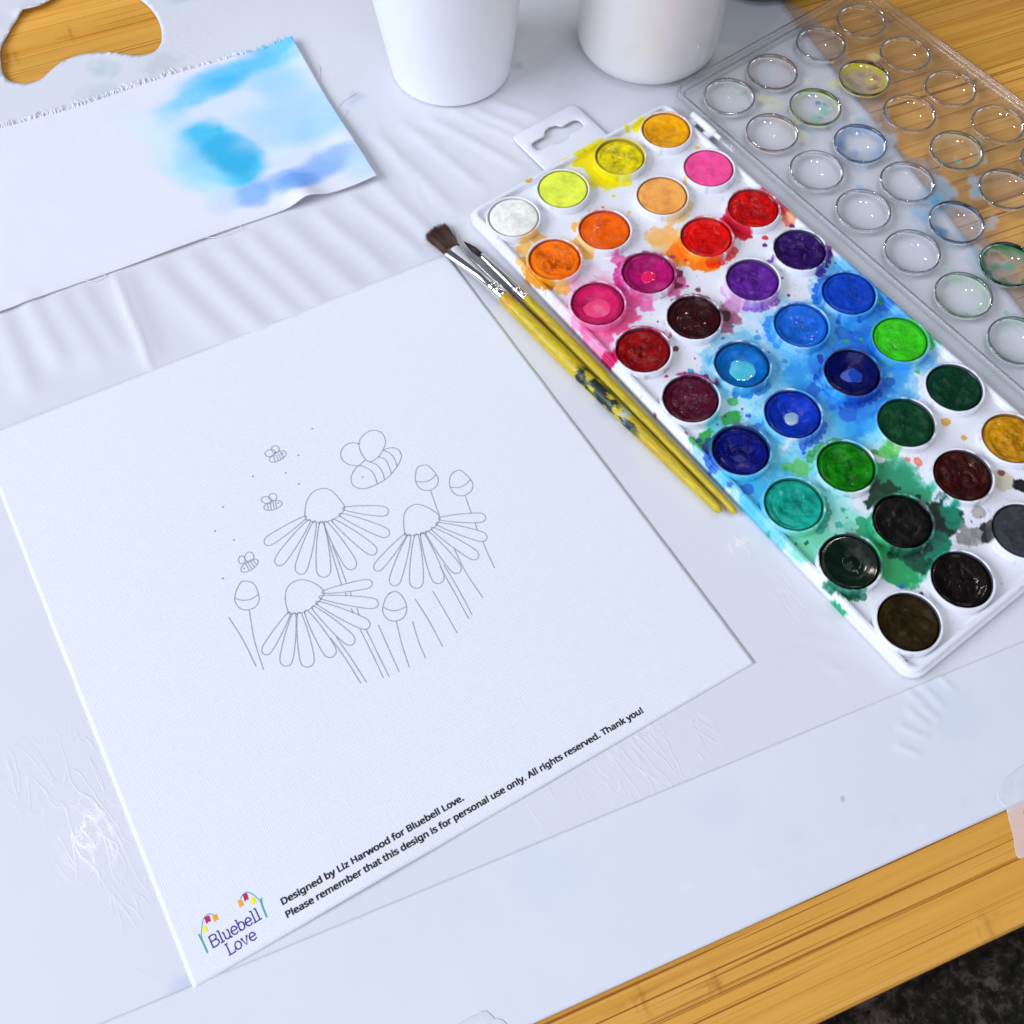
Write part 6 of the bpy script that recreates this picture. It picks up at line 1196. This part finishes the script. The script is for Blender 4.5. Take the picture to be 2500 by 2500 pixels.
    if bowl > 1:
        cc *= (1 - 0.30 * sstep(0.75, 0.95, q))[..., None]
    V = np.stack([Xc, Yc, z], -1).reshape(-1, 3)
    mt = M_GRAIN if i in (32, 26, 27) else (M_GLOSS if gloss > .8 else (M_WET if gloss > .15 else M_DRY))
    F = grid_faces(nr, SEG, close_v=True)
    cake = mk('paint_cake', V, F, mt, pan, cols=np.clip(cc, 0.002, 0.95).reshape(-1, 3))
    if lab:
        cake['label'] = lab
    if pud:
        col, pr_, dx, dy = pud
        rr2 = np.linspace(0, 1, 12)
        Rg, Tg = np.meshgrid(rr2, th, indexing='ij')
        wob = 1 + 0.22 * (fbm(50 + i + 2 * np.cos(Tg), 50 + 2 * np.sin(Tg), 1.2, 4, 2) - 0.5) * 2
        Xp, Yp = px + dx + pr_ * Rg * wob * np.cos(Tg), py + dy + pr_ * 0.86 * Rg * wob * np.sin(Tg)
        zz = max(3.12, RIM - drop - bowl) + (0.75 if pr_ > 6 else 0.45) + 0.03 * (1 - Rg) - 0.25 * Rg ** 8
        nn = fbm(Xp + 90, Yp + 40, 3.0, 3, 3)
        c0 = alb(col)
        cp = c0[None, None] * (0.8 + 0.4 * nn)[..., None]
        mixw = sstep(0.5, 0.68, fbm(Xp + 20, Yp + 70, 4.0, 5, 2))[..., None] * 0.18
        cp = cp * (1 - mixw) + mixw * (c0 * 0.5 + 0.4)
        cp = cp * (1 - 0.45 * (Rg ** 6)[..., None]) + base * 0.45 * (Rg ** 6)[..., None]
        pu = mk('paint_puddle', np.stack([Xp, Yp, np.broadcast_to(zz, Xp.shape)], -1).reshape(-1, 3), grid_faces(12, SEG, close_v=True), M_WATER, pan, cols=np.clip(cp, 0, .95).reshape(-1, 3))

# ---- hinge and clear lid
m = Mat('clear_plastic')
lw = m.n('ShaderNodeLayerWeight')
lw.inputs[0].default_value = 0.5
tr = m.n('ShaderNodeBsdfTransparent')
m.l(m.mix(m.math('POWER', lw.outputs['Facing'], 3.0), (0.995, 0.997, 0.998), (0.74, 0.77, 0.80)), tr.inputs[0])
frs = m.math('ADD', 0.035, m.math('MULTIPLY', m.math('POWER', lw.outputs['Facing'], 5.0), 0.95))
gl = m.n('ShaderNodeBsdfGlossy')
gl.inputs['Roughness'].default_value = 0.025
hz = m.n('ShaderNodeBsdfDiffuse')
hz.inputs[0].default_value = (0.78, 0.78, 0.79, 1)
at = m.attr('Col')
pd = m.n('ShaderNodeBsdfDiffuse')
m.l(at.outputs['Color'], pd.inputs[0])
pt = m.n('ShaderNodeBsdfTransparent')
m.l(at.outputs['Color'], pt.inputs[0])
x0 = m.n('ShaderNodeMixShader')
x0.inputs[0].default_value = 0.055
m.l(tr.outputs[0], x0.inputs[1])
m.l(hz.outputs[0], x0.inputs[2])
xp = m.n('ShaderNodeMixShader')
xp.inputs[0].default_value = 0.35
m.l(pd.outputs[0], xp.inputs[1])
m.l(pt.outputs[0], xp.inputs[2])
x1 = m.n('ShaderNodeMixShader')
m.l(at.outputs['Alpha'], x1.inputs[0])
m.l(x0.outputs[0], x1.inputs[1])
m.l(xp.outputs[0], x1.inputs[2])
x2 = m.n('ShaderNodeMixShader')
m.l(frs, x2.inputs[0])
m.l(x1.outputs[0], x2.inputs[1])
m.l(gl.outputs[0], x2.inputs[2])
m.l(x2.outputs[0], m.out.inputs[0])
nb = m.n('ShaderNodeBump')
nb.inputs['Strength'].default_value = 0.08
nb.inputs['Distance'].default_value = 0.0003
m.l(m.noise(m.coord(), 120, 3), nb.inputs['Height'])
for q in (lw, gl):
    m.l(nb.outputs[0], q.inputs['Normal'])
M_CLEAR = m.m
m = Mat('clear_ring')
m.l(m.attr().outputs['Color'], m.b.inputs['Base Color'])
m.set(Roughness=0.03, IOR=1.45)
m.b.inputs['Transmission Weight'].default_value = 1.0
M_RING = m.m
m = Mat('clear_bead')
m.set(Base_Color=(0.97, 0.98, 0.985), Roughness=0.16, IOR=1.3)
m.b.inputs['Transmission Weight'].default_value = 1.0
M_BEAD = m.m

LX0, LX1, LY0, LY1, LR = 106.3, 231.2, -248.5, 19.6, 7.0
LZ = 2.9
WX = [126.1, 153.5, 185.4, 212.9]
BX = [LX0 + 4.3, 139.8, 169.5, 199.2, LX1 - 4.3]
WR = 12.3


def lid_rgba(x, y):
    x = np.asarray(x, float)
    y = np.asarray(y, float)
    c = np.ones(x.shape + (3,)) * 0.9
    a = np.zeros(x.shape)
    n1 = fbm(x + 500, y + 100, 5.0, 4, 4) - 0.5
    n2 = fbm(x + 100, y + 500, 2.0, 8, 3)
    for sx, sy, r, col, k in LIDSTAINS:
        d = np.hypot(x - sx, y - sy) / r + 1.4 * n1
        w = k * sstep(1.05, 0.4, d) * (0.55 + 0.7 * n2)
        w = np.clip(w, 0, 1)
        c = c * (1 - w[..., None]) + alb(col) * w[..., None]
        a = 1 - (1 - a) * (1 - w)
    return np.concatenate([c, np.clip(a * 1.15, 0, 1)[..., None] * 0.9], -1)


lid = mk('lid', *sweep(*rrect(LX0, LX1, LY0, LY1, LR, 3, 12), LR, [(0.0, 2.2), (0.0, 4.9), (0.1, 5.6), (0.4, 5.95), (0.9, 6.0), (1.3, 5.9), (1.6, 5.4), (1.8, 4.6), (2.4, 4.2), (2.9, 4.1), (3.2, 3.7), (3.5, 3.1), (4.0, LZ), (4.6, LZ - .02)]), M_CLEAR, pal, cols=np.tile([.9, .9, .9, 0.0], (14 * len(rrect(LX0, LX1, LY0, LY1, LR, 3, 12)[0]), 1)))
for ins_, z_, r_ in ((0.8, 5.75, 0.42), (3.55, 3.1, 0.36), (0.25, 2.5, 0.3)):
    C_, D_ = rrect(LX0, LX1, LY0, LY1, LR, 3, 12)
    P_ = np.c_[C_ + (LR - ins_) * D_, np.full(len(C_), z_)]
    th_ = np.linspace(0, 2 * np.pi, 8, endpoint=False)
    V = np.concatenate([np.c_[P_[:, :2] + r_ * math.cos(a) * D_, P_[:, 2] + r_ * math.sin(a)] for a in th_])
    mk('lid_bead', V, grid_faces(8, len(P_), True, True), M_BEAD, lid, cols=np.tile([.97, .98, .985], (len(V), 1)))
lid['label'] = 'clear plastic lid folded open beside the paints with round mixing wells'
TINT = {(0, 0): ((240, 215, 225), .22, .15), (0, 1): ((225, 150, 90), .32, .18), (0, 5): ((150, 215, 150), .4, .5), (0, 6): ((120, 200, 170), .4, .4), (1, 0): ((225, 160, 95), .32, .3), (1, 1): ((190, 215, 80), .7, .45), (1, 2): ((120, 172, 235), .5, .6),
        (1, 4): ((70, 160, 225), .6, .3), (1, 5): ((20, 130, 80), .9, .9), (2, 1): ((215, 205, 0), .95, .9), (2, 3): ((110, 190, 130), .35, .15), (2, 4): ((120, 180, 235), .3, .1), (1, 3): ((205, 215, 235), .2, .1), (0, 4): ((150, 190, 235), .2, .1)}
BLOB = {(1, 1): [(3.5, -2.5, 3.2, (120, 220, 185), .8), (-3, -4, 3.5, (140, 225, 190), .7), (5, 2.5, 1.6, (60, 130, 180), .9), (2, -5, 1, (40, 110, 170), .9), (6.5, -0.5, 1.3, (70, 140, 190), .8)], (2, 3): [(-2, -3.5, 2.2, (70, 190, 130), .85), (-1, -1.5, 1.3, (80, 190, 140), .7)],
        (1, 2): [(-6, 5, 3, (70, 130, 215), .7), (-5, -1, 3.5, (110, 165, 230), .6)], (1, 4): [(-8.5, 1, 4, (50, 150, 225), .8)], (1, 5): [(2, 0, 3.5, (60, 190, 190), .8), (-3, 3, 3, (30, 160, 120), .7)], (0, 0): [(-4, 5, 4.5, (245, 205, 225), .4), (7.5, 1, 2.5, (190, 235, 220), .5)], (2, 1): [(3, -2, 3.5, (235, 225, 80), .7)]}
for c_ in range(4):
    for r_ in range(9):
        wx, wy = WX[c_], 1.0 - 29.0 * r_
        y1 = LY1 - 4.3 if r_ == 0 else wy + 14.5
        y0 = LY0 + 4.3 if r_ == 8 else wy - 14.5
        x0, x1 = BX[c_], BX[c_ + 1]
        th = np.linspace(0, 2 * np.pi, 96, endpoint=False)
        # square the angles up so that corners are hit
        d = np.stack([np.cos(th), np.sin(th)], 1)
        kx = np.where(d[:, 0] > 0, (x1 - wx) / np.maximum(d[:, 0], 1e-6), (x0 - wx) / np.minimum(d[:, 0], -1e-6))
        ky = np.where(d[:, 1] > 0, (y1 - wy) / np.maximum(d[:, 1], 1e-6), (y0 - wy) / np.minimum(d[:, 1], -1e-6))
        kk = np.minimum(kx, ky)
        # pull the nearest ray onto each corner
        Bp = np.array([wx, wy]) + d * kk[:, None]
        for cx_, cy_ in ((x0, y0), (x0, y1), (x1, y0), (x1, y1)):
            a = math.atan2(cy_ - wy, cx_ - wx) % (2 * math.pi)
            j = int(round(a / (2 * math.pi) * 96)) % 96
            Bp[j] = (cx_, cy_)
        Ap = np.array([wx, wy]) + d * WR
        rings = [(Ap * (1 - k) + Bp * k) for k in np.linspace(0, 1, 7)]
        V = np.concatenate([np.c_[p, np.full(96, LZ)] for p in rings])
        cols = lid_rgba(V[:, 0], V[:, 1])
        F = grid_faces(7, 96, close_v=True)
        # well: stepped edge then a shallow bowl
        pr = [(WR, LZ), (12.15, LZ + .35), (11.9, LZ + .75), (11.55, LZ + .9), (11.2, LZ + .75), (11.0, LZ + .3), (10.85, LZ - .2), (10.6, LZ - .55)]
        Rb = 10.6
        for q in np.linspace(0.92, 0.0, 12):
            pr.append((Rb * q, LZ - 2.1 + 1.55 * q * q))
        Vw, Fw = lathe(pr, 64, (wx, wy))
        rad = np.hypot(Vw[:, 0] - wx, Vw[:, 1] - wy)
        cw = lid_rgba(Vw[:, 0], Vw[:, 1])
        cw[:, 3] *= 0.5
        if (c_, r_) in TINT:
            col, kr, kb = TINT[(c_, r_)]
            nn = fbm(Vw[:, 0] + 50, Vw[:, 1] + 50, 5.0, c_ + r_, 4)
            w = np.where(rad > 10.4, kr, kb * sstep(0.30, 0.55, nn + 0.25 * (rad / 10.6) ** 3 - .05) * (0.4 + 0.6 * (rad / 10.6) ** 2)) * (0.8 + 0.7 * nn)
            w = np.clip(w, 0, 1)
            cw[:, :3] = cw[:, :3] * (1 - w[:, None]) + alb(col) * w[:, None]
            cw[:, 3] = np.maximum(cw[:, 3], w * 0.9)
        for bx_, by_, br, col, k in BLOB.get((c_, r_), []):
            nn = fbm(Vw[:, 0] + 150, Vw[:, 1] + 250, 2.5, 3, 3) - .5
            w = k * sstep(1.1, 0.5, np.hypot(Vw[:, 0] - wx - bx_, Vw[:, 1] - wy - by_) / br + 1.1 * nn)
            cw[:, :3] = cw[:, :3] * (1 - w[:, None]) + alb(col) * w[:, None]
            cw[:, 3] = np.maximum(cw[:, 3], w * .9)
        # solid clear ring under the step (what refracts the edge)
        rp = [(12.25, LZ - .1), (12.15, LZ + .6), (11.8, LZ + 1.0), (11.35, LZ + 1.0), (11.0, LZ + .55), (10.75, LZ - .2), (10.85, LZ - 1.1), (11.3, LZ - 1.5), (12.0, LZ - 1.0)]
        rth = np.linspace(0, 2 * np.pi, 64, endpoint=False)
        Vr = np.stack([wx + np.array(rp)[:, 0, None] * np.cos(rth), wy + np.array(rp)[:, 0, None] * np.sin(rth), np.repeat(np.array(rp)[:, 1:], 64, 1)], -1).reshape(-1, 3)
        Fr = grid_faces(len(rp), 64, True, True)
        rc, rk = (TINT[(c_, r_)][0], min(0.9, TINT[(c_, r_)][1] * 1.05)) if (c_, r_) in TINT else ((255, 255, 255), 0)
        Vall = np.vstack([V, Vw, Vr])
        Fall = np.vstack([F, Fw + len(V), Fr + len(V) + len(Vw)])
        call = np.vstack([cols, cw, np.tile(np.r_[np.array([.97, .98, .985]) * (1 - rk) + np.clip(lin(rc) * 1.1, 0, 1) * rk, 0], (len(Vr), 1))])
        fm = np.r_[np.zeros(len(F) + len(Fw)), np.ones(len(Fr))].astype(int)
        w_ = mk('mixing_well', Vall, Fall, [M_CLEAR, M_RING], lid, cols=call, fm=fm)
        if (c_, r_) == (2, 1):
            w_['label'] = 'mixing well coated with strong yellow paint'
        elif (c_, r_) == (1, 5):
            w_['label'] = 'mixing well coated with dark green paint'

M_WHITEPL = m_plain('white_hinge_plastic', (0.8, 0.805, 0.82), 0.3, 0.01, 50)
for yc in (-13.0, -219.0):
    hx = 104.0
    V, F = join([tube([(hx, yc + 15, 4.2), (hx, yc + 14.7, 4.2), (hx, yc - 0.5, 4.2), (hx, yc - 0.8, 4.2)], [1.3, 1.75, 1.75, 1.3], 20), tube([(hx, yc - .6, 4.2), (hx, yc - 4.5, 4.2), (hx, yc - 4.8, 4.2)], [1.15, 1.15, .8], 16)])
    box = []
    for yy in (yc + 12, yc + 2):
        v8 = np.array([[a, b, c] for a in (99.5, hx) for b in (yy - 2, yy + 2) for c in (1.5, 3.6)], float)
        box.append((v8, [[0, 1, 3, 2], [4, 6, 7, 5], [0, 4, 5, 1], [2, 3, 7, 6], [0, 2, 6, 4], [1, 5, 7, 3]]))
    mk('hinge_pin', *join([(V, F)] + box), M_WHITEPL, pal)
    th = np.linspace(-0.2, math.pi + 0.9, 18)
    prof = np.array([(2.35 * math.cos(t), 2.35 * math.sin(t)) for t in th])
    ys = [yc - 5.4, yc - 6, yc - 13.5, yc - 14.2]
    Vh = np.array([[hx + p[0], y, 4.0 + p[1] * (1 if 0 < k < 3 else .8)] for k, y in enumerate(ys) for p in prof])
    V2 = np.array([[hx + 1.6 * p[0] / 2.35, y, 4.0 + 1.6 * p[1] / 2.35] for k, y in enumerate(ys) for p in prof])
    Fh = grid_faces(4, 18)
    n4 = len(Vh)
    mk('hinge_loop', np.vstack([Vh, V2]), np.vstack([Fh, Fh[:, ::-1] + n4]), M_CLEAR, pal, cols=np.tile([.9, .9, .9, 0], (2 * n4, 1)))

# ------------------------------------------------------------------ two paint brushes
m = Mat('silver_ferrule')
m.set(Base_Color=(0.80, 0.78, 0.74), Metallic=1.0, Roughness=0.14)
m.bump(m.noise(m.coord(), 60, 1), 0.06, 0.0003)
M_FERR = m.m
m = Mat('yellow_handle')
m.l(m.attr().outputs['Color'], m.b.inputs['Base Color'])
m.set(Roughness=0.3, Coat_Weight=0.12, Coat_Roughness=0.15)
m.b.inputs['Specular IOR Level'].default_value = 0.3
uvn = m.n('ShaderNodeUVMap').outputs[0]
gr = m.noise(m.mapping(uvn, (160, 3200, 1)), 1.0, 4, 0.6)
m.bump(m.math('ADD', gr, m.math('MULTIPLY', m.noise(m.coord(), 900, 3), 0.8)), 0.55, 0.0003)
M_HAND = m.m
M_HAIR = m_vcol('brown_bristle', 0.55)
M_HAIR2 = m_vcol('dark_bristle', 0.4)


def frame(p, d):
    d = d / np.linalg.norm(d)
    s = np.cross(d, [0, 0, 1.0])
    s /= np.linalg.norm(s)
    return d, s, np.cross(s, d)


def loft(sections, seg=32):
    """sections: (centre, half width, half height, d) ; rounds"""
    th = np.linspace(0, 2 * np.pi, seg, endpoint=False)
    V = []
    for c, a, b, s, u in sections:
        V.append(np.asarray(c) + np.cos(th)[:, None] * s * a + np.sin(th)[:, None] * u * b)
    n = len(sections)
    F = grid_faces(n, seg, close_v=True)
    return np.concatenate(V), F


def brush(name, pts, zz, hand_r, ferr, label, flat):
    tip, root, joint, end = (np.array(p) for p in pts)
    J = np.r_[joint, zz[1]]
    E = np.r_[end, zz[2]]
    R = np.r_[root, zz[0]]
    t = thing(name, (*joint, 0.3), label, 'paintbrush', 'paint brushes lying beside the palette')
    d, s, u = frame(J, E - J)
    L = np.linalg.norm(E - J)
    n, seg = 260, 40
    k = np.linspace(0, 1, n)
    rad = np.interp(k, [0, .01, .12, .28, .5, .75, .965, .985, .995, 1.0], np.array([.94, 1.0, 1.12, 1.22, 1.12, .88, .66, .60, .44, .05]) * hand_r)
    V, F = loft([(J + (E - J) * q, r, r, s, u) for q, r in zip(k, rad)], seg)
    K = np.repeat(k, seg)
    TH = np.tile(np.linspace(0, 2 * np.pi, seg, endpoint=False), n)
    arc = TH * hand_r
    g = fbm(K * L * 0.35 + 40, arc * 3 + (0 if flat else 77) + 10, 1.4, 3, 4)
    g2 = fbm(K * L * 0.12 + 90, arc * 1.2 + 60, 1.6, 7, 3)
    cy = alb((192, 172, 12))
    co = alb((146, 128, 4))
    cg = alb((210, 192, 58))
    wg = 0.6 * sstep(.45, .7, g)[:, None]
    c = cy * (1 - wg) + co * wg
    w = sstep(.52, .68, g2)[:, None] * (0.45 if flat else .15)
    c = c * (1 - w) + cg * w
    if flat:
        w = (sstep(0.62, 0.75, fbm(K * L * .3 + 11, arc * 2 + 200, 1.5, 5, 3)) * 0.45)[:, None]
        c = c * (1 - w) + alb((176, 120, 20)) * w
        topn = np.cos(TH - math.pi / 2)            # 1 on top
        red = np.exp(-((K - 0.045) / 0.022) ** 2) * sstep(.2, .7, topn) * sstep(.38, .55, g)
        c = c * (1 - red[:, None] * .85) + alb((205, 90, 20)) * red[:, None] * .85
        side = np.sin(TH - math.pi / 2)            # along -s / +s
        dk = fbm(K * L * 0.42 + 300, arc * 1.0 + 300, 2.6, 2, 4)
        win = sstep(0.36, 0.39, K) * sstep(0.68, 0.64, K)
        bias = np.exp(-((K - 0.395) / 0.025) ** 2) * .16 + np.exp(-((K - 0.50) / 0.045) ** 2) * .15 + np.exp(-((K - 0.585) / 0.02) ** 2) * .0 + np.exp(-((K - 0.62) / 0.02) ** 2) * .14
        dm = sstep(.50, .535, dk + bias - 0.05 * (1 - sstep(-.4, .4, topn)) - .01) * win
        rimm = np.clip(sstep(.47, .50, dk + bias - .05 * (1 - sstep(-.4, .4, topn)) - .03) * win - dm, 0, 1)
        c = c * (1 - 0.55 * rimm[:, None]) + alb((130, 150, 30)) * 0.55 * rimm[:, None]
        dc = np.where((fbm(K * L * .5 + 5, arc * 1.3 + 9, 1.5, 8, 3) > .62)[:, None], alb((70, 95, 45)), alb((16, 30, 30)))
        c = c * (1 - dm[:, None]) + dc * dm[:, None]
        wh = np.exp(-((K - 0.585) / 0.02) ** 2) * sstep(.45, .6, fbm(K * L * .5 + 70, arc + 33, 2.0, 6, 3)) * sstep(-.3, .4, topn)
        c = c * (1 - .9 * wh[:, None]) + alb((150, 180, 195)) * .9 * wh[:, None]
    else:
        red = np.exp(-((K - 0.10) / 0.05) ** 2) * sstep(.5, .7, fbm(K * L * .2 + 11, arc + 5, 1.5, 5, 3)) * .6
        c = c * (1 - red[:, None]) + alb((185, 120, 10)) * red[:, None]
    F2 = F.tolist() + [list(range(seg))[::-1], list(range((n - 1) * seg, n * seg))]
    mk('handle', V, F2, M_HAND, t, cols=np.clip(c, .003, .9), uv=np.stack([K * L, arc], 1) / 1000)
    # ferrule
    dr = R - J
    Lf = np.linalg.norm(dr)
    fd, fs_, fu = frame(J, dr)
    secs = []
    for q, a, b in ferr:
        secs.append((J + dr * q, a, b, fs_, fu))
    V, F = loft(secs, 40)
    mk('ferrule', V, F.tolist() + [list(range(40))], M_FERR, t)
    # bristles
    Tp = np.r_[tip, zz[3]]
    bd, bs, bu = frame(R, Tp - R)
    LB = np.linalg.norm(Tp - R)
    parts, cols = [], []
    a0, b0 = ferr[-1][1] * .93, ferr[-1][2] * .9
    if flat:
        N = 900
        for i in range(N):
            x = random.uniform(-1, 1)
            y = random.uniform(-1, 1)
            p0 = R - bd * 1.0 + bs * a0 * x + bu * b0 * y
            ln = LB * random.uniform(0.96, 1.16) * (1 - 0.10 * x * x) * (1 + 0.05 * x)
            spread = 1.56 + random.uniform(-.12, .12)
            p2 = R + bd * ln + bs * a0 * x * spread * (1.0 + (.25 if random.random() < .03 else 0)) + bu * (b0 * y * 0.9 + random.uniform(-.2, .2))
            p1 = (p0 + p2) / 2 + bs * a0 * x * -0.06
            p2[2] = max(p2[2], 0.5)
            parts.append(tube([p0, p1, p2], [.13, .12, .03], 4))
            cv = alb(random.choice([(62, 40, 30), (84, 58, 44), (48, 30, 24), (108, 78, 60)]))
            cols.append(np.repeat(cv[None], len(parts[-1][0]), 0))
        for i in range(8):      # strays
            sg = random.choice([-1, 1])
            p0 = R + bs * a0 * sg * .9
            p2 = R + bd * LB * random.uniform(.6, .95) + bs * a0 * sg * random.uniform(1.7, 2.1)
            parts.append(tube([p0, (p0 + p2) / 2, p2], [.08, .07, .03], 4))
            cols.append(np.repeat(alb((120, 90, 80))[None], len(parts[-1][0]), 0))
    else:
        N = 420
        for i in range(N):
            an = random.uniform(0, 2 * math.pi)
            ra = math.sqrt(random.random())
            x, y = math.cos(an) * ra, math.sin(an) * ra
            p0 = R - bd * .8 + bs * a0 * x + bu * b0 * y
            p1 = R + bd * LB * .4 + bs * a0 * 1.15 * x + bu * b0 * 1.15 * y
            p2 = R + bd * LB * (1 - .30 * ra * random.random()) + bs * a0 * .10 * x + bu * b0 * .1 * y
            pm = R + bd * LB * .72 + bs * a0 * .66 * x + bu * b0 * .66 * y
            parts.append(tube([p0, p1, pm, p2], [.12, .12, .1, .03], 4))
            cv = alb(random.choice([(30, 20, 18), (22, 16, 16), (44, 26, 20)]))
            cols.append(np.repeat(cv[None], len(parts[-1][0]), 0))
        for e in ((1.4, .98), (-.6, .93)):
            p2 = R + bd * LB * e[1] + bs * e[0]
            parts.append(tube([R + bd * LB * .5 + bs * e[0] * .5, R + bd * LB * .75 + bs * e[0] * .8, p2], [.07, .06, .02], 4))
            cols.append(np.repeat(alb((30, 20, 18))[None], len(parts[-1][0]), 0))
    V, F = join(parts)
    o = mk('bristles', V, F, M_HAIR if flat else M_HAIR2, t, cols=np.vstack(cols))
    o['kind'] = 'stuff'


brush('paintbrush', BRUSH['flat'], (2.2, 3.75, 2.6, 1.9), 2.75,
      [(-.06, 2.62, 2.62), (0, 2.72, 2.72), (.07, 2.74, 2.74), (.09, 2.95, 2.95), (.11, 2.98, 2.98), (.13, 2.76, 2.76), (.16, 2.7, 2.7), (.18, 2.9, 2.9), (.20, 2.92, 2.92), (.22, 2.72, 2.72), (.4, 2.8, 2.5), (.6, 3.2, 2.1), (.8, 3.75, 1.7), (.97, 4.2, 1.4), (1.0, 4.25, 1.35), (1.0, 4.1, 1.2), (.9, 3.9, 1.2)],
      'flat brush with splayed brown bristles and a worn yellow handle blotched with black', True)
brush('paintbrush', BRUSH['round'], (2.5, 2.75, 2.2, 2.3), 2.15,
      [(-.05, 2.02, 2.02), (0, 2.1, 2.1), (.07, 2.12, 2.12), (.09, 2.3, 2.3), (.11, 2.32, 2.32), (.13, 2.12, 2.12), (.16, 2.1, 2.1), (.18, 2.26, 2.26), (.2, 2.26, 2.26), (.22, 2.1, 2.1), (.45, 1.9, 1.9), (.7, 1.65, 1.65), (.95, 1.42, 1.42), (1.0, 1.38, 1.38), (1.0, 1.25, 1.25), (.92, 1.2, 1.2)],
      'slim round brush with a pointed black tip and clean yellow handle beside the palette', False)
